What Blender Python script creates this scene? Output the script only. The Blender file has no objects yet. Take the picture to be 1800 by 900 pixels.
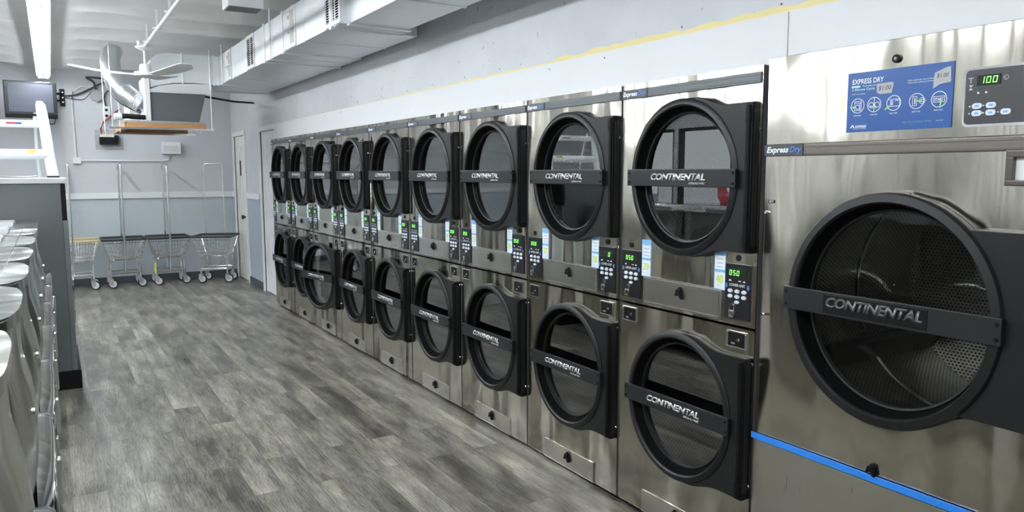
import bpy, bmesh, math, random
from mathutils import Vector, Matrix
PI = math.pi
random.seed(7)
SC = bpy.context.scene
C = SC.collection

# ------------------------------------------------------------------ camera
f_px, pitch, yaw, roll, CAMZ = 1325.13, 0.110856, 0.546785, -0.00192, 1.566
cy, sy, cp, sp = math.cos(yaw), math.sin(yaw), math.cos(pitch), math.sin(pitch)
F = Vector((sy*cp, cy*cp, -sp)); R = Vector((cy, -sy, 0)); U = R.cross(F)
c_, s_ = math.cos(roll), math.sin(roll)
R2 = c_*R + s_*U; U2 = -s_*R + c_*U
cam_d = bpy.data.cameras.new('camera'); cam = bpy.data.objects.new('camera', cam_d); C.objects.link(cam)
cam_d.sensor_width = 36; cam_d.lens = f_px/1800*36; cam_d.clip_start = 0.05; cam_d.clip_end = 300
M = Matrix((R2, U2, -F)).transposed().to_4x4(); M.translation = (0, 0, CAMZ)
cam.matrix_world = M
SC.camera = cam
# ------------------------------------------------------------------ view, world
SC.view_settings.view_transform = 'Standard'; SC.view_settings.look = 'None'
SC.view_settings.exposure = 1.4; SC.view_settings.gamma = 1; SC.view_settings.use_curve_mapping = False
SKY_STRENGTH = .50
TUBE_STRENGTH = 21.5
w = bpy.data.worlds.new('world'); SC.world = w; w.use_nodes = True
bgn = w.node_tree.nodes['Background']
bgn.inputs[0].default_value = (0.93, 0.96, 1.0, 1); bgn.inputs[1].default_value = SKY_STRENGTH

# ------------------------------------------------------------------ materials
MATS = {}
def mat(name, col=(.5,.5,.5), rough=.5, metal=0.0, emit=None, estr=0, spec=.5, coat=0):
    if name in MATS: return MATS[name]
    m = bpy.data.materials.new(name); m.use_nodes = True
    b = m.node_tree.nodes['Principled BSDF']
    b.inputs['Base Color'].default_value = (*col, 1); b.inputs['Roughness'].default_value = rough
    b.inputs['Metallic'].default_value = metal
    b.inputs['Specular IOR Level'].default_value = spec
    if coat: b.inputs['Coat Weight'].default_value = coat; b.inputs['Coat Roughness'].default_value = .1
    if emit: b.inputs['Emission Color'].default_value = (*emit, 1); b.inputs['Emission Strength'].default_value = estr
    MATS[name] = m
    return m
class NT:
    def __init__(s, m): s.t = m.node_tree; s.b = s.t.nodes['Principled BSDF']
    def n(s, typ, **kw):
        nd = s.t.nodes.new(typ)
        for k, v in kw.items(): setattr(nd, k, v)
        return nd
    def l(s, a, b): s.t.links.new(a, b)
    def pos(s, scale=(1,1,1), rot=(0,0,0), loc=(0,0,0)):
        g = s.n('ShaderNodeNewGeometry'); mp = s.n('ShaderNodeMapping')
        mp.inputs['Scale'].default_value = scale; mp.inputs['Rotation'].default_value = rot; mp.inputs['Location'].default_value = loc
        s.l(g.outputs['Position'], mp.inputs['Vector']); return mp.outputs['Vector']
    def noise(s, vec, scale, detail=3, rough=.5):
        t = s.n('ShaderNodeTexNoise'); t.inputs['Scale'].default_value = scale; t.inputs['Detail'].default_value = detail
        t.inputs['Roughness'].default_value = rough; s.l(vec, t.inputs['Vector']); return t.outputs['Fac']
    def ramp(s, fac, stops):
        r = s.n('ShaderNodeValToRGB'); e = r.color_ramp.elements
        while len(e) < len(stops): e.new(.5)
        for i, (p, c) in enumerate(stops):
            e[i].position = p; e[i].color = (*c, 1) if len(c) == 3 else c
        s.l(fac, r.inputs['Fac']); return r.outputs['Color']
    def math(s, op, a, b=None, c=None):
        m = s.n('ShaderNodeMath', operation=op)
        for i, v in enumerate((a, b, c)):
            if v is None: continue
            if isinstance(v, (int, float)): m.inputs[i].default_value = v
            else: s.l(v, m.inputs[i])
        return m.outputs[0]
    def mix(s, fac, a, b, blend='MIX'):
        m = s.n('ShaderNodeMix', data_type='RGBA', blend_type=blend)
        for i, v in ((0, fac), (6, a), (7, b)):
            if isinstance(v, (int, float)): m.inputs[i].default_value = v
            elif isinstance(v, tuple): m.inputs[i].default_value = (*v, 1)
            else: s.l(v, m.inputs[i])
        return m.outputs[2]
    def bump(s, h, strength=.2, dist=.01):
        b = s.n('ShaderNodeBump'); b.inputs['Strength'].default_value = strength; b.inputs['Distance'].default_value = dist
        s.l(h, b.inputs['Height']); s.l(b.outputs['Normal'], s.b.inputs['Normal'])
        return b

def steel_mat(name, col, rough, warp, dist=.02):
    m = mat(name, col, rough, 1.0); t = NT(m)
    n1 = t.noise(t.pos((1.0, 1.0, .16)), 5.0, 1.2, .35)
    n3 = t.noise(t.pos((1.0, 1.0, .7)), 1.6, 1, .35)
    t.bump(t.math('ADD', n1, t.math('MULTIPLY', n3, 1.6)), warp, dist)
    n2 = t.noise(t.pos((1, 1, .04)), 140, 2, .5)
    r = t.math('MULTIPLY_ADD', n2, .03, rough-.015); t.l(r, t.b.inputs['Roughness'])
    c = t.mix(n2, tuple(x*.97 for x in col), tuple(min(1, x*1.03) for x in col)); t.l(c, t.b.inputs['Base Color'])
    return m
STEEL = steel_mat('brushed_stainless_steel', (.58,.545,.475), .165, 1.0, .065)
STEEL_W = steel_mat('washer_stainless_steel', (.56,.56,.53), .2, 1.0, .04)
STEEL_D = steel_mat('drawer_stainless_steel', (.66,.64,.585), .28, .6, .02)
CHROME = mat('chrome', (.8,.8,.8), .12, 1.0)
BLACKP = mat('matte_black_plastic', (.010,.0105,.011), .42, spec=.38)
BLACKD = mat('dark_black_plastic', (.004,.004,.0045), .5, spec=.22)
BARM = mat('dark_grey_bar_metal', (.020,.021,.022), .38, .1, spec=.4)
TRIMM = mat('grey_trim_strip', (.10,.11,.115), .35, .4)
LETTER = mat('silver_lettering', (.75,.77,.78), .25, .6)
WHITEP = mat('white_print', (.85,.87,.88), .5)
BLUEP = mat('blue_print', (.10,.22,.62), .5)
PANELBLK = mat('black_control_face', (.014,.015,.017), .28)
GREENLED = mat('green_led_digits', (.1,.6,.1), .5, emit=(.25,1.0,.12), estr=.7)
LEDBG = mat('display_window', (.02,.03,.02), .15)
BTN = mat('white_buttons', (.72,.76,.86), .4)
STK_W = mat('sticker_white', (.80,.84,.88), .5)
STK_B = mat('sticker_light_blue', (.20,.47,.78), .5)
LIME = mat('lime_number_ink', (.52,.72,.12), .5)
SEAM = mat('seam_black', (.01,.01,.01), .6)
GALV = steel_mat('galvanised_duct_metal', (.80,.82,.84), .42, .35, .03)
GALV.node_tree.nodes['Principled BSDF'].inputs['Metallic'].default_value = .55
WHITE = mat('white_paint', (.78,.79,.80), .45)
CREAM = mat('cream_door_paint', (.80,.80,.76), .45)
RUB = mat('black_rubber', (.02,.02,.02), .7)
WOODM = mat('pine_wood', (.48,.24,.10), .6)
_t = NT(WOODM); _t.l(_t.mix(_t.noise(_t.pos((2,20,20)), 4, 3), (.36,.16,.06), (.60,.33,.15)), _t.b.inputs['Base Color'])
BRASS = mat('brass_hinge', (.70,.50,.18), .35, .9)

def glass_mat(name, tint=(.75,.78,.78), refl_rough=.0, ior=1.6):
    m = bpy.data.materials.new(name); m.use_nodes = True; nt = m.node_tree; nt.nodes.clear()
    o = nt.nodes.new('ShaderNodeOutputMaterial'); tr = nt.nodes.new('ShaderNodeBsdfTransparent'); gl = nt.nodes.new('ShaderNodeBsdfGlossy')
    mx = nt.nodes.new('ShaderNodeMixShader'); lw = nt.nodes.new('ShaderNodeLayerWeight'); f0 = ((ior-1)/(ior+1))**2
    pw = nt.nodes.new('ShaderNodeMath'); pw.operation = 'POWER'; pw.inputs[1].default_value = 5; fr = nt.nodes.new('ShaderNodeMath'); fr.operation = 'MULTIPLY_ADD'
    fr.inputs[1].default_value = 1-f0; fr.inputs[2].default_value = f0; nt.links.new(lw.outputs['Facing'], pw.inputs[0]); nt.links.new(pw.outputs[0], fr.inputs[0])
    tr.inputs['Color'].default_value = (*tint, 1); gl.inputs['Color'].default_value = (1,1,1,1); gl.inputs['Roughness'].default_value = refl_rough
    nt.links.new(fr.outputs[0], mx.inputs[0]); nt.links.new(tr.outputs[0], mx.inputs[1]); nt.links.new(gl.outputs[0], mx.inputs[2]); nt.links.new(mx.outputs[0], o.inputs[0])
    MATS[name] = m; return m
GLASS = glass_mat('dark_tinted_door_glass', (.42,.44,.44), .01, 2.8)
GLASS_BIG = glass_mat('clear_door_glass', (.80,.82,.82), .01, 1.45)
WINGLASS = glass_mat('window_glass', (.93,.95,.95), 0, 1.45)

def drum_mat(name, col, pitch_mm, rough=.3):
    m = mat(name, col, rough, 1.0); t = NT(m)
    uv = t.n('ShaderNodeUVMap'); uv.uv_map = 'UVMap'
    sx = t.n('ShaderNodeSeparateXYZ'); t.l(uv.outputs[0], sx.inputs[0])
    p = pitch_mm/1000.
    a = t.math('DIVIDE', sx.outputs[0], p); b = t.math('DIVIDE', sx.outputs[1], p*.866)
    row = t.math('FLOOR', b)
    off = t.math('MULTIPLY', t.math('MODULO', t.math('ABSOLUTE', row), 2.0), .5)
    fa = t.math('SUBTRACT', t.math('FRACT', t.math('ADD', a, off)), .5)
    fb = t.math('SUBTRACT', t.math('FRACT', b), .5)
    d = t.math('SQRT', t.math('ADD', t.math('MULTIPLY', fa, fa), t.math('MULTIPLY', fb, fb)))
    hole = t.math('LESS_THAN', d, .27)
    c = t.mix(hole, col, (.004,.004,.004)); t.l(c, t.b.inputs['Base Color'])
    t.l(t.math('SUBTRACT', 1.0, hole), t.b.inputs['Metallic'])
    rim = t.math('SMOOTH_MIN', d, .42, .1)
    t.bump(rim, .7, .004)
    return m
DRUM = drum_mat('perforated_drum_steel', (.36,.37,.37), 15)
DRUM_BIG = drum_mat('large_perforated_drum_steel', (.36,.345,.31), 15, .28)
DRUMBACK = mat('drum_back_steel', (.30,.31,.31), .35, 1.0)
FIN = mat('drum_fin_steel', (.18,.18,.18), .3, 1.0)

# ------------------------------------------------------------------ mesh helpers
class MB:
    def __init__(s): s.bm = bmesh.new(); s.uv = None
    def box(s, x0, x1, y0, y1, z0, z1, bev=0):
        v = [s.bm.verts.new((x, y, z)) for x in (x0, x1) for y in (y0, y1) for z in (z0, z1)]
        fs = [s.bm.faces.new([v[i] for i in q]) for q in ((0,1,3,2),(4,6,7,5),(0,4,5,1),(2,3,7,6),(0,2,6,4),(1,5,7,3))]
        if bev:
            es = list({e for f in fs for e in f.edges})
            bmesh.ops.bevel(s.bm, geom=es, offset=bev, segments=2, affect='EDGES', profile=.6)
        return s
    def prism(s, pts, y0, y1, bev=0):     # polygon in (x,z), extruded along y
        a = [s.bm.verts.new((x, y0, z)) for x, z in pts]; b = [s.bm.verts.new((x, y1, z)) for x, z in pts]
        n = len(pts); fs = [s.bm.faces.new(a), s.bm.faces.new(b[::-1])]
        for i in range(n): s.bm.faces.new([a[i], b[i], b[(i+1)%n], a[(i+1)%n]])
        if bev: bmesh.ops.bevel(s.bm, geom=list(fs[0].edges), offset=bev, segments=2, affect='EDGES')
        return s
    def prism_z(s, pts, z0, z1, bev=0):   # polygon in (x,y), extruded along z
        a = [s.bm.verts.new((x, y, z0)) for x, y in pts]; b = [s.bm.verts.new((x, y, z1)) for x, y in pts]
        n = len(pts); fs = [s.bm.faces.new(a[::-1]), s.bm.faces.new(b)]
        for i in range(n): s.bm.faces.new([a[i], a[(i+1)%n], b[(i+1)%n], b[i]])
        if bev: bmesh.ops.bevel(s.bm, geom=list(fs[1].edges), offset=bev, segments=2, affect='EDGES')
        return s
    def tube(s, pts, r, n=8, cap=True, radii=None):
        pts = [Vector(p) for p in pts]; rings = []
        for i, p in enumerate(pts):
            d = (pts[min(i+1, len(pts)-1)] - pts[max(i-1, 0)]).normalized()
            up = Vector((0,0,1)) if abs(d.z) < .95 else Vector((1,0,0))
            a = d.cross(up).normalized(); b = d.cross(a)
            rr = radii[i] if radii else r
            rings.append([s.bm.verts.new(p + rr*(math.cos(t)*a + math.sin(t)*b)) for t in [2*PI*k/n for k in range(n)]])
        for i in range(len(rings)-1):
            for k in range(n): s.bm.faces.new([rings[i][k], rings[i][(k+1)%n], rings[i+1][(k+1)%n], rings[i+1][k]])
        if cap: s.bm.faces.new(rings[0][::-1]); s.bm.faces.new(rings[-1])
        return s
    def lathe(s, prof, c=(0,0), n=64, sx=1.0, sz=1.0, axis='y', uvR=None, cl=False):
        # prof: (r, a) along axis; 'y': circle in xz about c=(cx,cz); 'z': circle in xy; 'x': circle in yz
        rings = []
        for r, a in prof:
            ring = []
            for k in range(n):
                t = 2*PI*k/n; u = c[0] + sx*r*math.cos(t); v = c[1] + sz*r*math.sin(t)
                ring.append(s.bm.verts.new({'y': (u, a, v), 'z': (u, v, a), 'x': (a, u, v)}[axis]))
            rings.append(ring)
        uvl = s.bm.loops.layers.uv.get('UVMap') or (s.bm.loops.layers.uv.new('UVMap') if uvR else None)
        m = len(rings); acc = 0
        for i in range(m if cl else m-1):
            j = (i+1) % m
            d = math.hypot(prof[j][0]-prof[i][0], prof[j][1]-prof[i][1])
            for k in range(n):
                f = s.bm.faces.new([rings[i][k], rings[i][(k+1)%n], rings[j][(k+1)%n], rings[j][k]])
                if uvR:
                    for lp, (kk, vv) in zip(f.loops, ((k,acc),(k+1,acc),(k+1,acc+d),(k,acc+d))): lp[uvl].uv = (2*PI*uvR*kk/n, vv)
            acc += d
        return s
    def disk(s, r, a, c=(0,0), n=64, sx=1, sz=1, axis='y'):
        vs = []
        for k in range(n):
            t = 2*PI*k/n; u = c[0] + sx*r*math.cos(t); v = c[1] + sz*r*math.sin(t)
            vs.append(s.bm.verts.new({'y': (u, a, v), 'z': (u, v, a), 'x': (a, u, v)}[axis]))
        s.bm.faces.new(vs); return s
    def cyl(s, r, a0, a1, c=(0,0), n=24, axis='y', bev=0):
        b = min(r, abs(a1-a0))*.15 if bev == 0 else bev; sg = 1 if a1 > a0 else -1
        s.lathe([(r-b, a0), (r, a0+sg*b), (r, a1-sg*b), (r-b, a1)], c, n, axis=axis)
        s.disk(r-b, a0, c, n, axis=axis); s.disk(r-b, a1, c, n, axis=axis); return s
    def plate_hole(s, x0, x1, z0, z1, c, r, y, sx=1, sz=1, n=64):   # rectangle with round hole, plane y
        outs = []; ins = []
        angs = sorted(set([2*PI*k/n for k in range(n)] + [math.atan2(zz-c[1], xx-c[0]) % (2*PI) for xx in (x0, x1) for zz in (z0, z1)]))
        for t in angs:
            ct, st = math.cos(t), math.sin(t)
            ks = []
            if ct > 1e-9: ks.append((x1-c[0])/ct)
            if ct < -1e-9: ks.append((x0-c[0])/ct)
            if st > 1e-9: ks.append((z1-c[1])/st)
            if st < -1e-9: ks.append((z0-c[1])/st)
            k = min(ks); outs.append(s.bm.verts.new((c[0]+k*ct, y, c[1]+k*st))); 
            rr = r/math.sqrt((ct/sx)**2+(st/sz)**2); ins.append(s.bm.verts.new((c[0]+rr*ct, y, c[1]+rr*st)))
        m = len(angs)
        for i in range(m): s.bm.faces.new([ins[i], outs[i], outs[(i+1)%m], ins[(i+1)%m]])
        return s
    def mesh(s, name, m, smooth=False, angle=40):
        bmesh.ops.recalc_face_normals(s.bm, faces=s.bm.faces)
        me = bpy.data.meshes.new(name)
        if smooth:
            for f in s.bm.faces: f.smooth = True
            for e in s.bm.edges:
                if len(e.link_faces) == 2 and e.calc_face_angle(0) > math.radians(angle): e.smooth = False
        s.bm.to_mesh(me); s.bm.free(); me.materials.append(m); return me
    def build(s, name, m, parent=None, smooth=False, loc=None, rotz=0, label=None, cat=None, group=None, kind=None, angle=40):
        o = bpy.data.objects.new(name, s.mesh(name, m, smooth, angle)); C.objects.link(o)
        if parent: o.parent = parent
        if loc: o.location = loc
        if rotz: o.rotation_euler = (0, 0, rotz)
        return tag(o, label, cat, group, kind)
def tag(o, label=None, cat=None, group=None, kind=None):
    if label: o['label'] = label
    if cat: o['category'] = cat
    if group: o['group'] = group
    if kind: o['kind'] = kind
    return o
def thing(name, label, cat, loc=(0,0,0), rotz=0, group=None):
    o = bpy.data.objects.new(name, None); C.objects.link(o); o.location = loc; o.rotation_euler = (0,0,rotz); o.empty_display_size = .1
    return tag(o, label, cat, group)
def copy_tree(o, parent=None):
    c = o.copy(); C.objects.link(c)
    c.parent = parent
    for ch in [x for x in KIDS.get(o.name, list(o.children))]: copy_tree(ch, c)
    return c
KIDS = {}
TXT = {}
def text_mesh(body, width=None, height=None, shear=0, offset=0, extrude=0, m=None, space=1.0):
    key = (body, width, height, shear, offset, extrude, m.name, space)
    if key in TXT: return TXT[key]
    cu = bpy.data.curves.new('txt', 'FONT'); cu.body = body; cu.size = 1; cu.shear = shear; cu.offset = offset; cu.resolution_u = 3; cu.space_character = space
    cu.align_x = 'LEFT'
    o = bpy.data.objects.new('txt', cu); C.objects.link(o)
    dg = bpy.context.evaluated_depsgraph_get(); me = bpy.data.meshes.new_from_object(o.evaluated_get(dg))
    bpy.data.objects.remove(o); bpy.data.curves.remove(cu)
    xs = [v.co.x for v in me.vertices]; ys = [v.co.y for v in me.vertices]
    x0, x1, y0, y1 = min(xs), max(xs), min(ys), max(ys)
    kx = width/(x1-x0) if width else height/(y1-y0); ky = height/(y1-y0) if height else kx
    for v in me.vertices: v.co = Vector(((v.co.x-(x0+x1)/2)*kx, 0, (v.co.y-(y0+y1)/2)*ky))
    if extrude:
        bm = bmesh.new(); bm.from_mesh(me); r = bmesh.ops.extrude_face_region(bm, geom=bm.faces[:])
        for v in [g for g in r['geom'] if isinstance(g, bmesh.types.BMVert)]: v.co.y -= extrude
        bmesh.ops.recalc_face_normals(bm, faces=bm.faces); bm.to_mesh(me); bm.free()
    me.materials.clear(); me.materials.append(m); me.name = 'lettering'
    TXT[key] = me; return me
def text(name, body, x, y, z, m, parent, label=None, **kw):
    o = bpy.data.objects.new(name, text_mesh(body, m=m, **kw)); C.objects.link(o); o.parent = parent; o.location = (x, y, z)
    return tag(o, label)
SEG = {'0': 'abcdef', '1': 'bc', '2': 'abged', '3': 'abgcd', '4': 'fgbc', '5': 'afgcd', '6': 'afgedc', '7': 'abc', '8': 'abcdefg', '9': 'abcdfg'}
def seg_mb(txt, w, h, gap, y):
    mb = MB(); t = h*.13; x = 0
    for ch in txt:
        for sg in SEG.get(ch, ''):
            X0, X1, Z0, Z1 = {'a': (t*.6, w-t*.6, h-t, h), 'd': (t*.6, w-t*.6, 0, t), 'g': (t*.6, w-t*.6, h/2-t/2, h/2+t/2), 'f': (0, t, h/2, h), 'b': (w-t, w, h/2, h), 'e': (0, t, 0, h/2), 'c': (w-t, w, 0, h/2)}[sg]
            k = .12
            pts = [(x+X0+k*Z0, Z0), (x+X1+k*Z0, Z0), (x+X1+k*Z1, Z1), (x+X0+k*Z1, Z1)]
            vs = [mb.bm.verts.new((a, y, b)) for a, b in pts]; mb.bm.faces.new(vs)
        x += w+gap
    return mb

# ------------------------------------------------------------------ room shell
WX, BY, LX, FY, CZ = 2.36, 12.0, -5.0, -3.5, 2.94
# floor
FLM = mat('grey_wood_plank_floor', (.3,.3,.3), .34); t = NT(FLM)
br = t.n('ShaderNodeTexBrick', offset=.37, offset_frequency=2, squash=1.0)
v = t.pos((1,1,1), (0,0,PI/2))
t.l(v, br.inputs['Vector'])
for k, val in (('Scale', 1.0), ('Mortar Size', .0018), ('Mortar Smooth', .2), ('Bias', 0), ('Brick Width', 1.22), ('Row Height', .152)): br.inputs[k].default_value = val
br.inputs['Color1'].default_value = (0,0,0,1); br.inputs['Color2'].default_value = (1,1,1,1); br.inputs['Mortar'].default_value = (.5,.5,.5,1)
plank = t.math('MULTIPLY', br.outputs['Color'], 1.0)
# per-plank offset of the grain
cb = t.n('ShaderNodeCombineXYZ'); t.l(t.math('MULTIPLY', plank, 7.3), cb.inputs[0]); t.l(t.math('MULTIPLY', plank, 31.7), cb.inputs[1])
va = t.n('ShaderNodeVectorMath', operation='ADD'); t.l(t.pos((1,1,1)), va.inputs[0]); t.l(cb.outputs[0], va.inputs[1])
def scaled(t, src, sc):
    mp = t.n('ShaderNodeMapping'); mp.inputs['Scale'].default_value = sc; t.l(src, mp.inputs['Vector']); return mp.outputs[0]
P = va.outputs[0]
g1 = t.noise(scaled(t, P, (6.0, 1.0, 1)), 1.5, 8, .68)          # weathered streaks
g2 = t.noise(scaled(t, P, (60, 7.0, 1)), 2.0, 4, .6)            # fine fibres
g3 = t.noise(scaled(t, P, (3.0, .5, 1)), 1.3, 3, .5)            # broad clouds
g4 = t.noise(scaled(t, P, (3.0, 1.0, 1)), 2.1, 3, .55)          # hue
wv = t.n('ShaderNodeTexWave', wave_type='BANDS', bands_direction='X'); t.l(scaled(t, P, (10, 1.5, 1)), wv.inputs['Vector'])
for k, val in (('Scale', 2.2), ('Distortion', 14), ('Detail', 3), ('Detail Scale', 1.1), ('Detail Roughness', .6)): wv.inputs[k].default_value = val
line = t.math('POWER', wv.outputs['Fac'], 3.0)
s1 = t.math('ADD', t.math('MULTIPLY', g1, .66), t.math('MULTIPLY', g3, .22))
s1 = t.math('ADD', s1, t.math('MULTIPLY', g2, .12))
s1 = t.math('ADD', s1, t.math('MULTIPLY', t.math('SUBTRACT', plank, .5), .085))
s1 = t.math('ADD', s1, t.math('MULTIPLY', line, -.06))
cA = t.ramp(s1, [(.37, (.045,.038,.034)), (.46, (.132,.117,.106)), (.55, (.25,.226,.206)), (.66, (.45,.412,.378))])
cB = t.ramp(s1, [(.37, (.054,.051,.040)), (.46, (.158,.150,.118)), (.55, (.295,.28,.222)), (.66, (.52,.495,.395))])
hue = t.ramp(g4, [(.34, (.12,.12,.12)), (.66, (.88,.88,.88))])
colr = t.mix(hue, cA, cB)
colr = t.mix(t.math('MULTIPLY', br.outputs['Fac'], .5), colr, (.06,.055,.05))
t.l(colr, t.b.inputs['Base Color'])
t.l(t.math('MULTIPLY_ADD', g1, .25, .20), t.b.inputs['Roughness']); t.bump(g2, .10, .002)
MB().box(LX-.3, WX+1.0, FY-.3, BY+.3, -.1, 0).build('floor', FLM, kind='structure')

def wall_mat(name, col, col2=None, sc=6):
    m = mat(name, col, .6); t = NT(m); col2 = col2 or tuple(x*.93 for x in col)
    t.l(t.mix(t.noise(t.pos(), sc, 4), col2, col), t.b.inputs['Base Color']); t.bump(t.noise(t.pos(), 90, 2), .08, .004); return m
BWALL = mat('back_wall_two_tone_block', (.5,.5,.5), .5); t = NT(BWALL)
g = t.n('ShaderNodeNewGeometry'); sx = t.n('ShaderNodeSeparateXYZ'); t.l(g.outputs['Position'], sx.inputs[0])
up = t.math('GREATER_THAN', sx.outputs[2], 1.22)
bk = t.n('ShaderNodeTexBrick', offset=.5); t.l(t.pos((1,1,1), (PI/2,0,0)), bk.inputs['Vector'])
for k, val in (('Scale', 1.0), ('Mortar Size', .004), ('Mortar Smooth', .4), ('Bias', 0), ('Brick Width', .41), ('Row Height', .203)): bk.inputs[k].default_value = val
cl = t.mix(up, (.49,.54,.575), (.56,.575,.605))
cl = t.mix(t.math('MULTIPLY', bk.outputs['Fac'], .05), cl, (.15,.16,.18))
t.l(cl, t.b.inputs['Base Color']); t.l(t.math('MULTIPLY_ADD', t.noise(t.pos(), 4, 3), .2, .35), t.b.inputs['Roughness'])
t.bump(t.math('SUBTRACT', t.math('MULTIPLY', t.noise(t.pos(), 60, 2), .1), bk.outputs['Fac']), .12, .003)
MB().box(LX-.2, WX+.2, BY, BY+.15, 0, 3.2).build('wall_back', BWALL, kind='structure')
# right wall: grey over white, far end two tone
RW = mat('right_wall_paint', (.6,.6,.6), .5); t = NT(RW)
g = t.n('ShaderNodeNewGeometry'); sx = t.n('ShaderNodeSeparateXYZ'); t.l(g.outputs['Position'], sx.inputs[0])
low = t.math('LESS_THAN', sx.outputs[2], 1.24)
nn = t.noise(t.pos((1,.7,1)), 1.6, 4, .6)
base = t.ramp(nn, [(.35, (.56,.57,.60)), (.65, (.66,.67,.70))])
base = t.mix(low, base, (.40,.44,.52))
spk = t.math('GREATER_THAN', t.noise(t.pos((1,1,1)), 26, 1), .74)
base = t.mix(t.math('MULTIPLY', spk, .5), base, (.25,.25,.27))
t.l(base, t.b.inputs['Base Color']); t.bump(t.noise(t.pos(), 70, 3), .18, .004)
m_ = MB()   # openings for the two doors are recesses, wall built in pieces
D1 = (11.10, 11.80); D2 = (9.38, 10.16); DH = 2.09
m_.box(WX, WX+.15, D1[1], BY, 0, 3.2); m_.box(WX, WX+.15, D2[1], D1[0], 0, 3.2); m_.box(WX, WX+.15, 9.2, D2[0], 0, 3.2)
m_.box(WX, WX+.15, D1[0], D1[1], DH, 3.2); m_.box(WX, WX+.15, D2[0], D2[1], DH, 3.2)
m_.build('wall_rear_right', RW, kind='structure')
MB().box(WX, WX+.15, FY, 9.2, 1.97, 3.2).build('wall_right', RW, kind='structure')
MB().box(WX+.9, WX+1.0, FY, 9.2, 0, 1.96).box(WX+.151, WX+1.0, 9.15, 9.25, 0, 1.96).build('wall_service', MATS['white_paint'], kind='structure')
# white board above the dryers
WB = wall_mat('white_wall_board', (.80,.81,.83), (.76,.77,.79), 2); t = NT(WB)
m_ = MB(); 
for y0, y1 in ((-3.4, 1.900), (1.904, 9.03), (9.036, 9.28)): m_.box(WX-.012, WX, y0, y1, 1.9535 if y0 > 1.9 else 1.969, 2.15, .001)
m_.build('trim_1', WB, kind='structure')
YG = mat('yellow_glue_residue', (.78,.68,.34), .6)
m_ = MB(); pts_t = []; n = 120
rnd = random.Random(3)
ys = [1.0 + 7.0*i/n for i in range(n+1)]
hs = [2.15 + max(.002, (.026 if y < 3.4 else .012 if y < 5.6 else .006)*(.6+.7*rnd.random())) for y in ys]
for i in range(n):
    a = [m_.bm.verts.new(p) for p in ((WX-.002, ys[i], 2.148), (WX-.002, ys[i+1], 2.148), (WX-.002, ys[i+1], hs[i+1]), (WX-.002, ys[i], hs[i]))]
    m_.bm.faces.new(a)
m_.build('trim_2', YG, kind='structure')
# screw holes and anchors on the board
m_ = MB()
for i in range(13):
    y = 1.95 + i*.5 + rnd.uniform(-.07,.07); z = 2.15 + rnd.choice([-.03, .03, .035, -.025]); m_.cyl(.0042, WX-(.003 if z > 2.15 else .0145), WX-.001, (y, z), 8, 'x')
m_.build('trim_3', mat('screw_holes', (.12,.10,.09), .6), kind='structure')
# left wall with storefront windows, front wall
LW = wall_mat('left_wall_paint', (.50,.51,.54))
WZ0, WZ1 = .95, 2.32
m_ = MB(); m_.box(LX-.15, LX, FY, BY, 0, WZ0); m_.box(LX-.15, LX, FY, BY, WZ1, 3.2)
wins = [(-2.8, -1.2), (-.8, .8), (1.2, 2.7), (3.1, 4.6), (5.0, 6.5), (6.9, 8.3), (8.7, 9.95), (10.05, 11.3)]
e = FY
for a, b in wins: m_.box(LX-.15, LX, e, a, WZ0, WZ1); e = b
m_.box(LX-.15, LX, e, BY, WZ0, WZ1)
m_.build('wall_left', LW, kind='structure')
for i, (a, b) in enumerate(wins):
    r_ = MB()
    r_.box(LX-.12, LX-.02, a, a+.05, WZ0, WZ1).box(LX-.12, LX-.02, b-.05, b, WZ0, WZ1).box(LX-.12, LX-.02, a+.05, b-.05, WZ0, WZ0+.05).box(LX-.12, LX-.02, a+.05, b-.05, WZ1-.05, WZ1)
    fr = r_.build('window_%d' % (i+1), mat('bronze_frame', (.05,.045,.04), .4, .5), kind='structure')
    MB().box(LX-.075, LX-.069, a+.05, b-.05, WZ0+.05, WZ1-.05).build('window_pane', WINGLASS, fr)
m_ = MB(); fw = [(-4.2, -2.2), (-2.0, 0.0), (.2, 1.9)]
m_.box(LX-.15, WX+1, FY-.15, FY, 0, .7); m_.box(LX-.15, WX+1, FY-.15, FY, 2.45, 3.2); e = LX-.15
for a, b in fw: m_.box(e, a, FY-.15, FY, .7, 2.45); e = b
m_.box(e, WX+1, FY-.15, FY, .7, 2.45)
m_.build('wall_front', LW, kind='structure')
for i, (a, b) in enumerate(fw):
    r_ = MB(); r_.box(a, a+.05, FY-.12, FY-.02, .7, 2.45).box(b-.05, b, FY-.12, FY-.02, .7, 2.45).box(a+.05, b-.05, FY-.12, FY-.02, .7, .75).box(a+.05, b-.05, FY-.12, FY-.02, 2.4, 2.45)
    fr = r_.build('window_%d' % (i+9), MATS['bronze_frame'], kind='structure')
    MB().box(a+.05, b-.05, FY-.075, FY-.069, .75, 2.4).build('window_pane', WINGLASS, fr)
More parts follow.
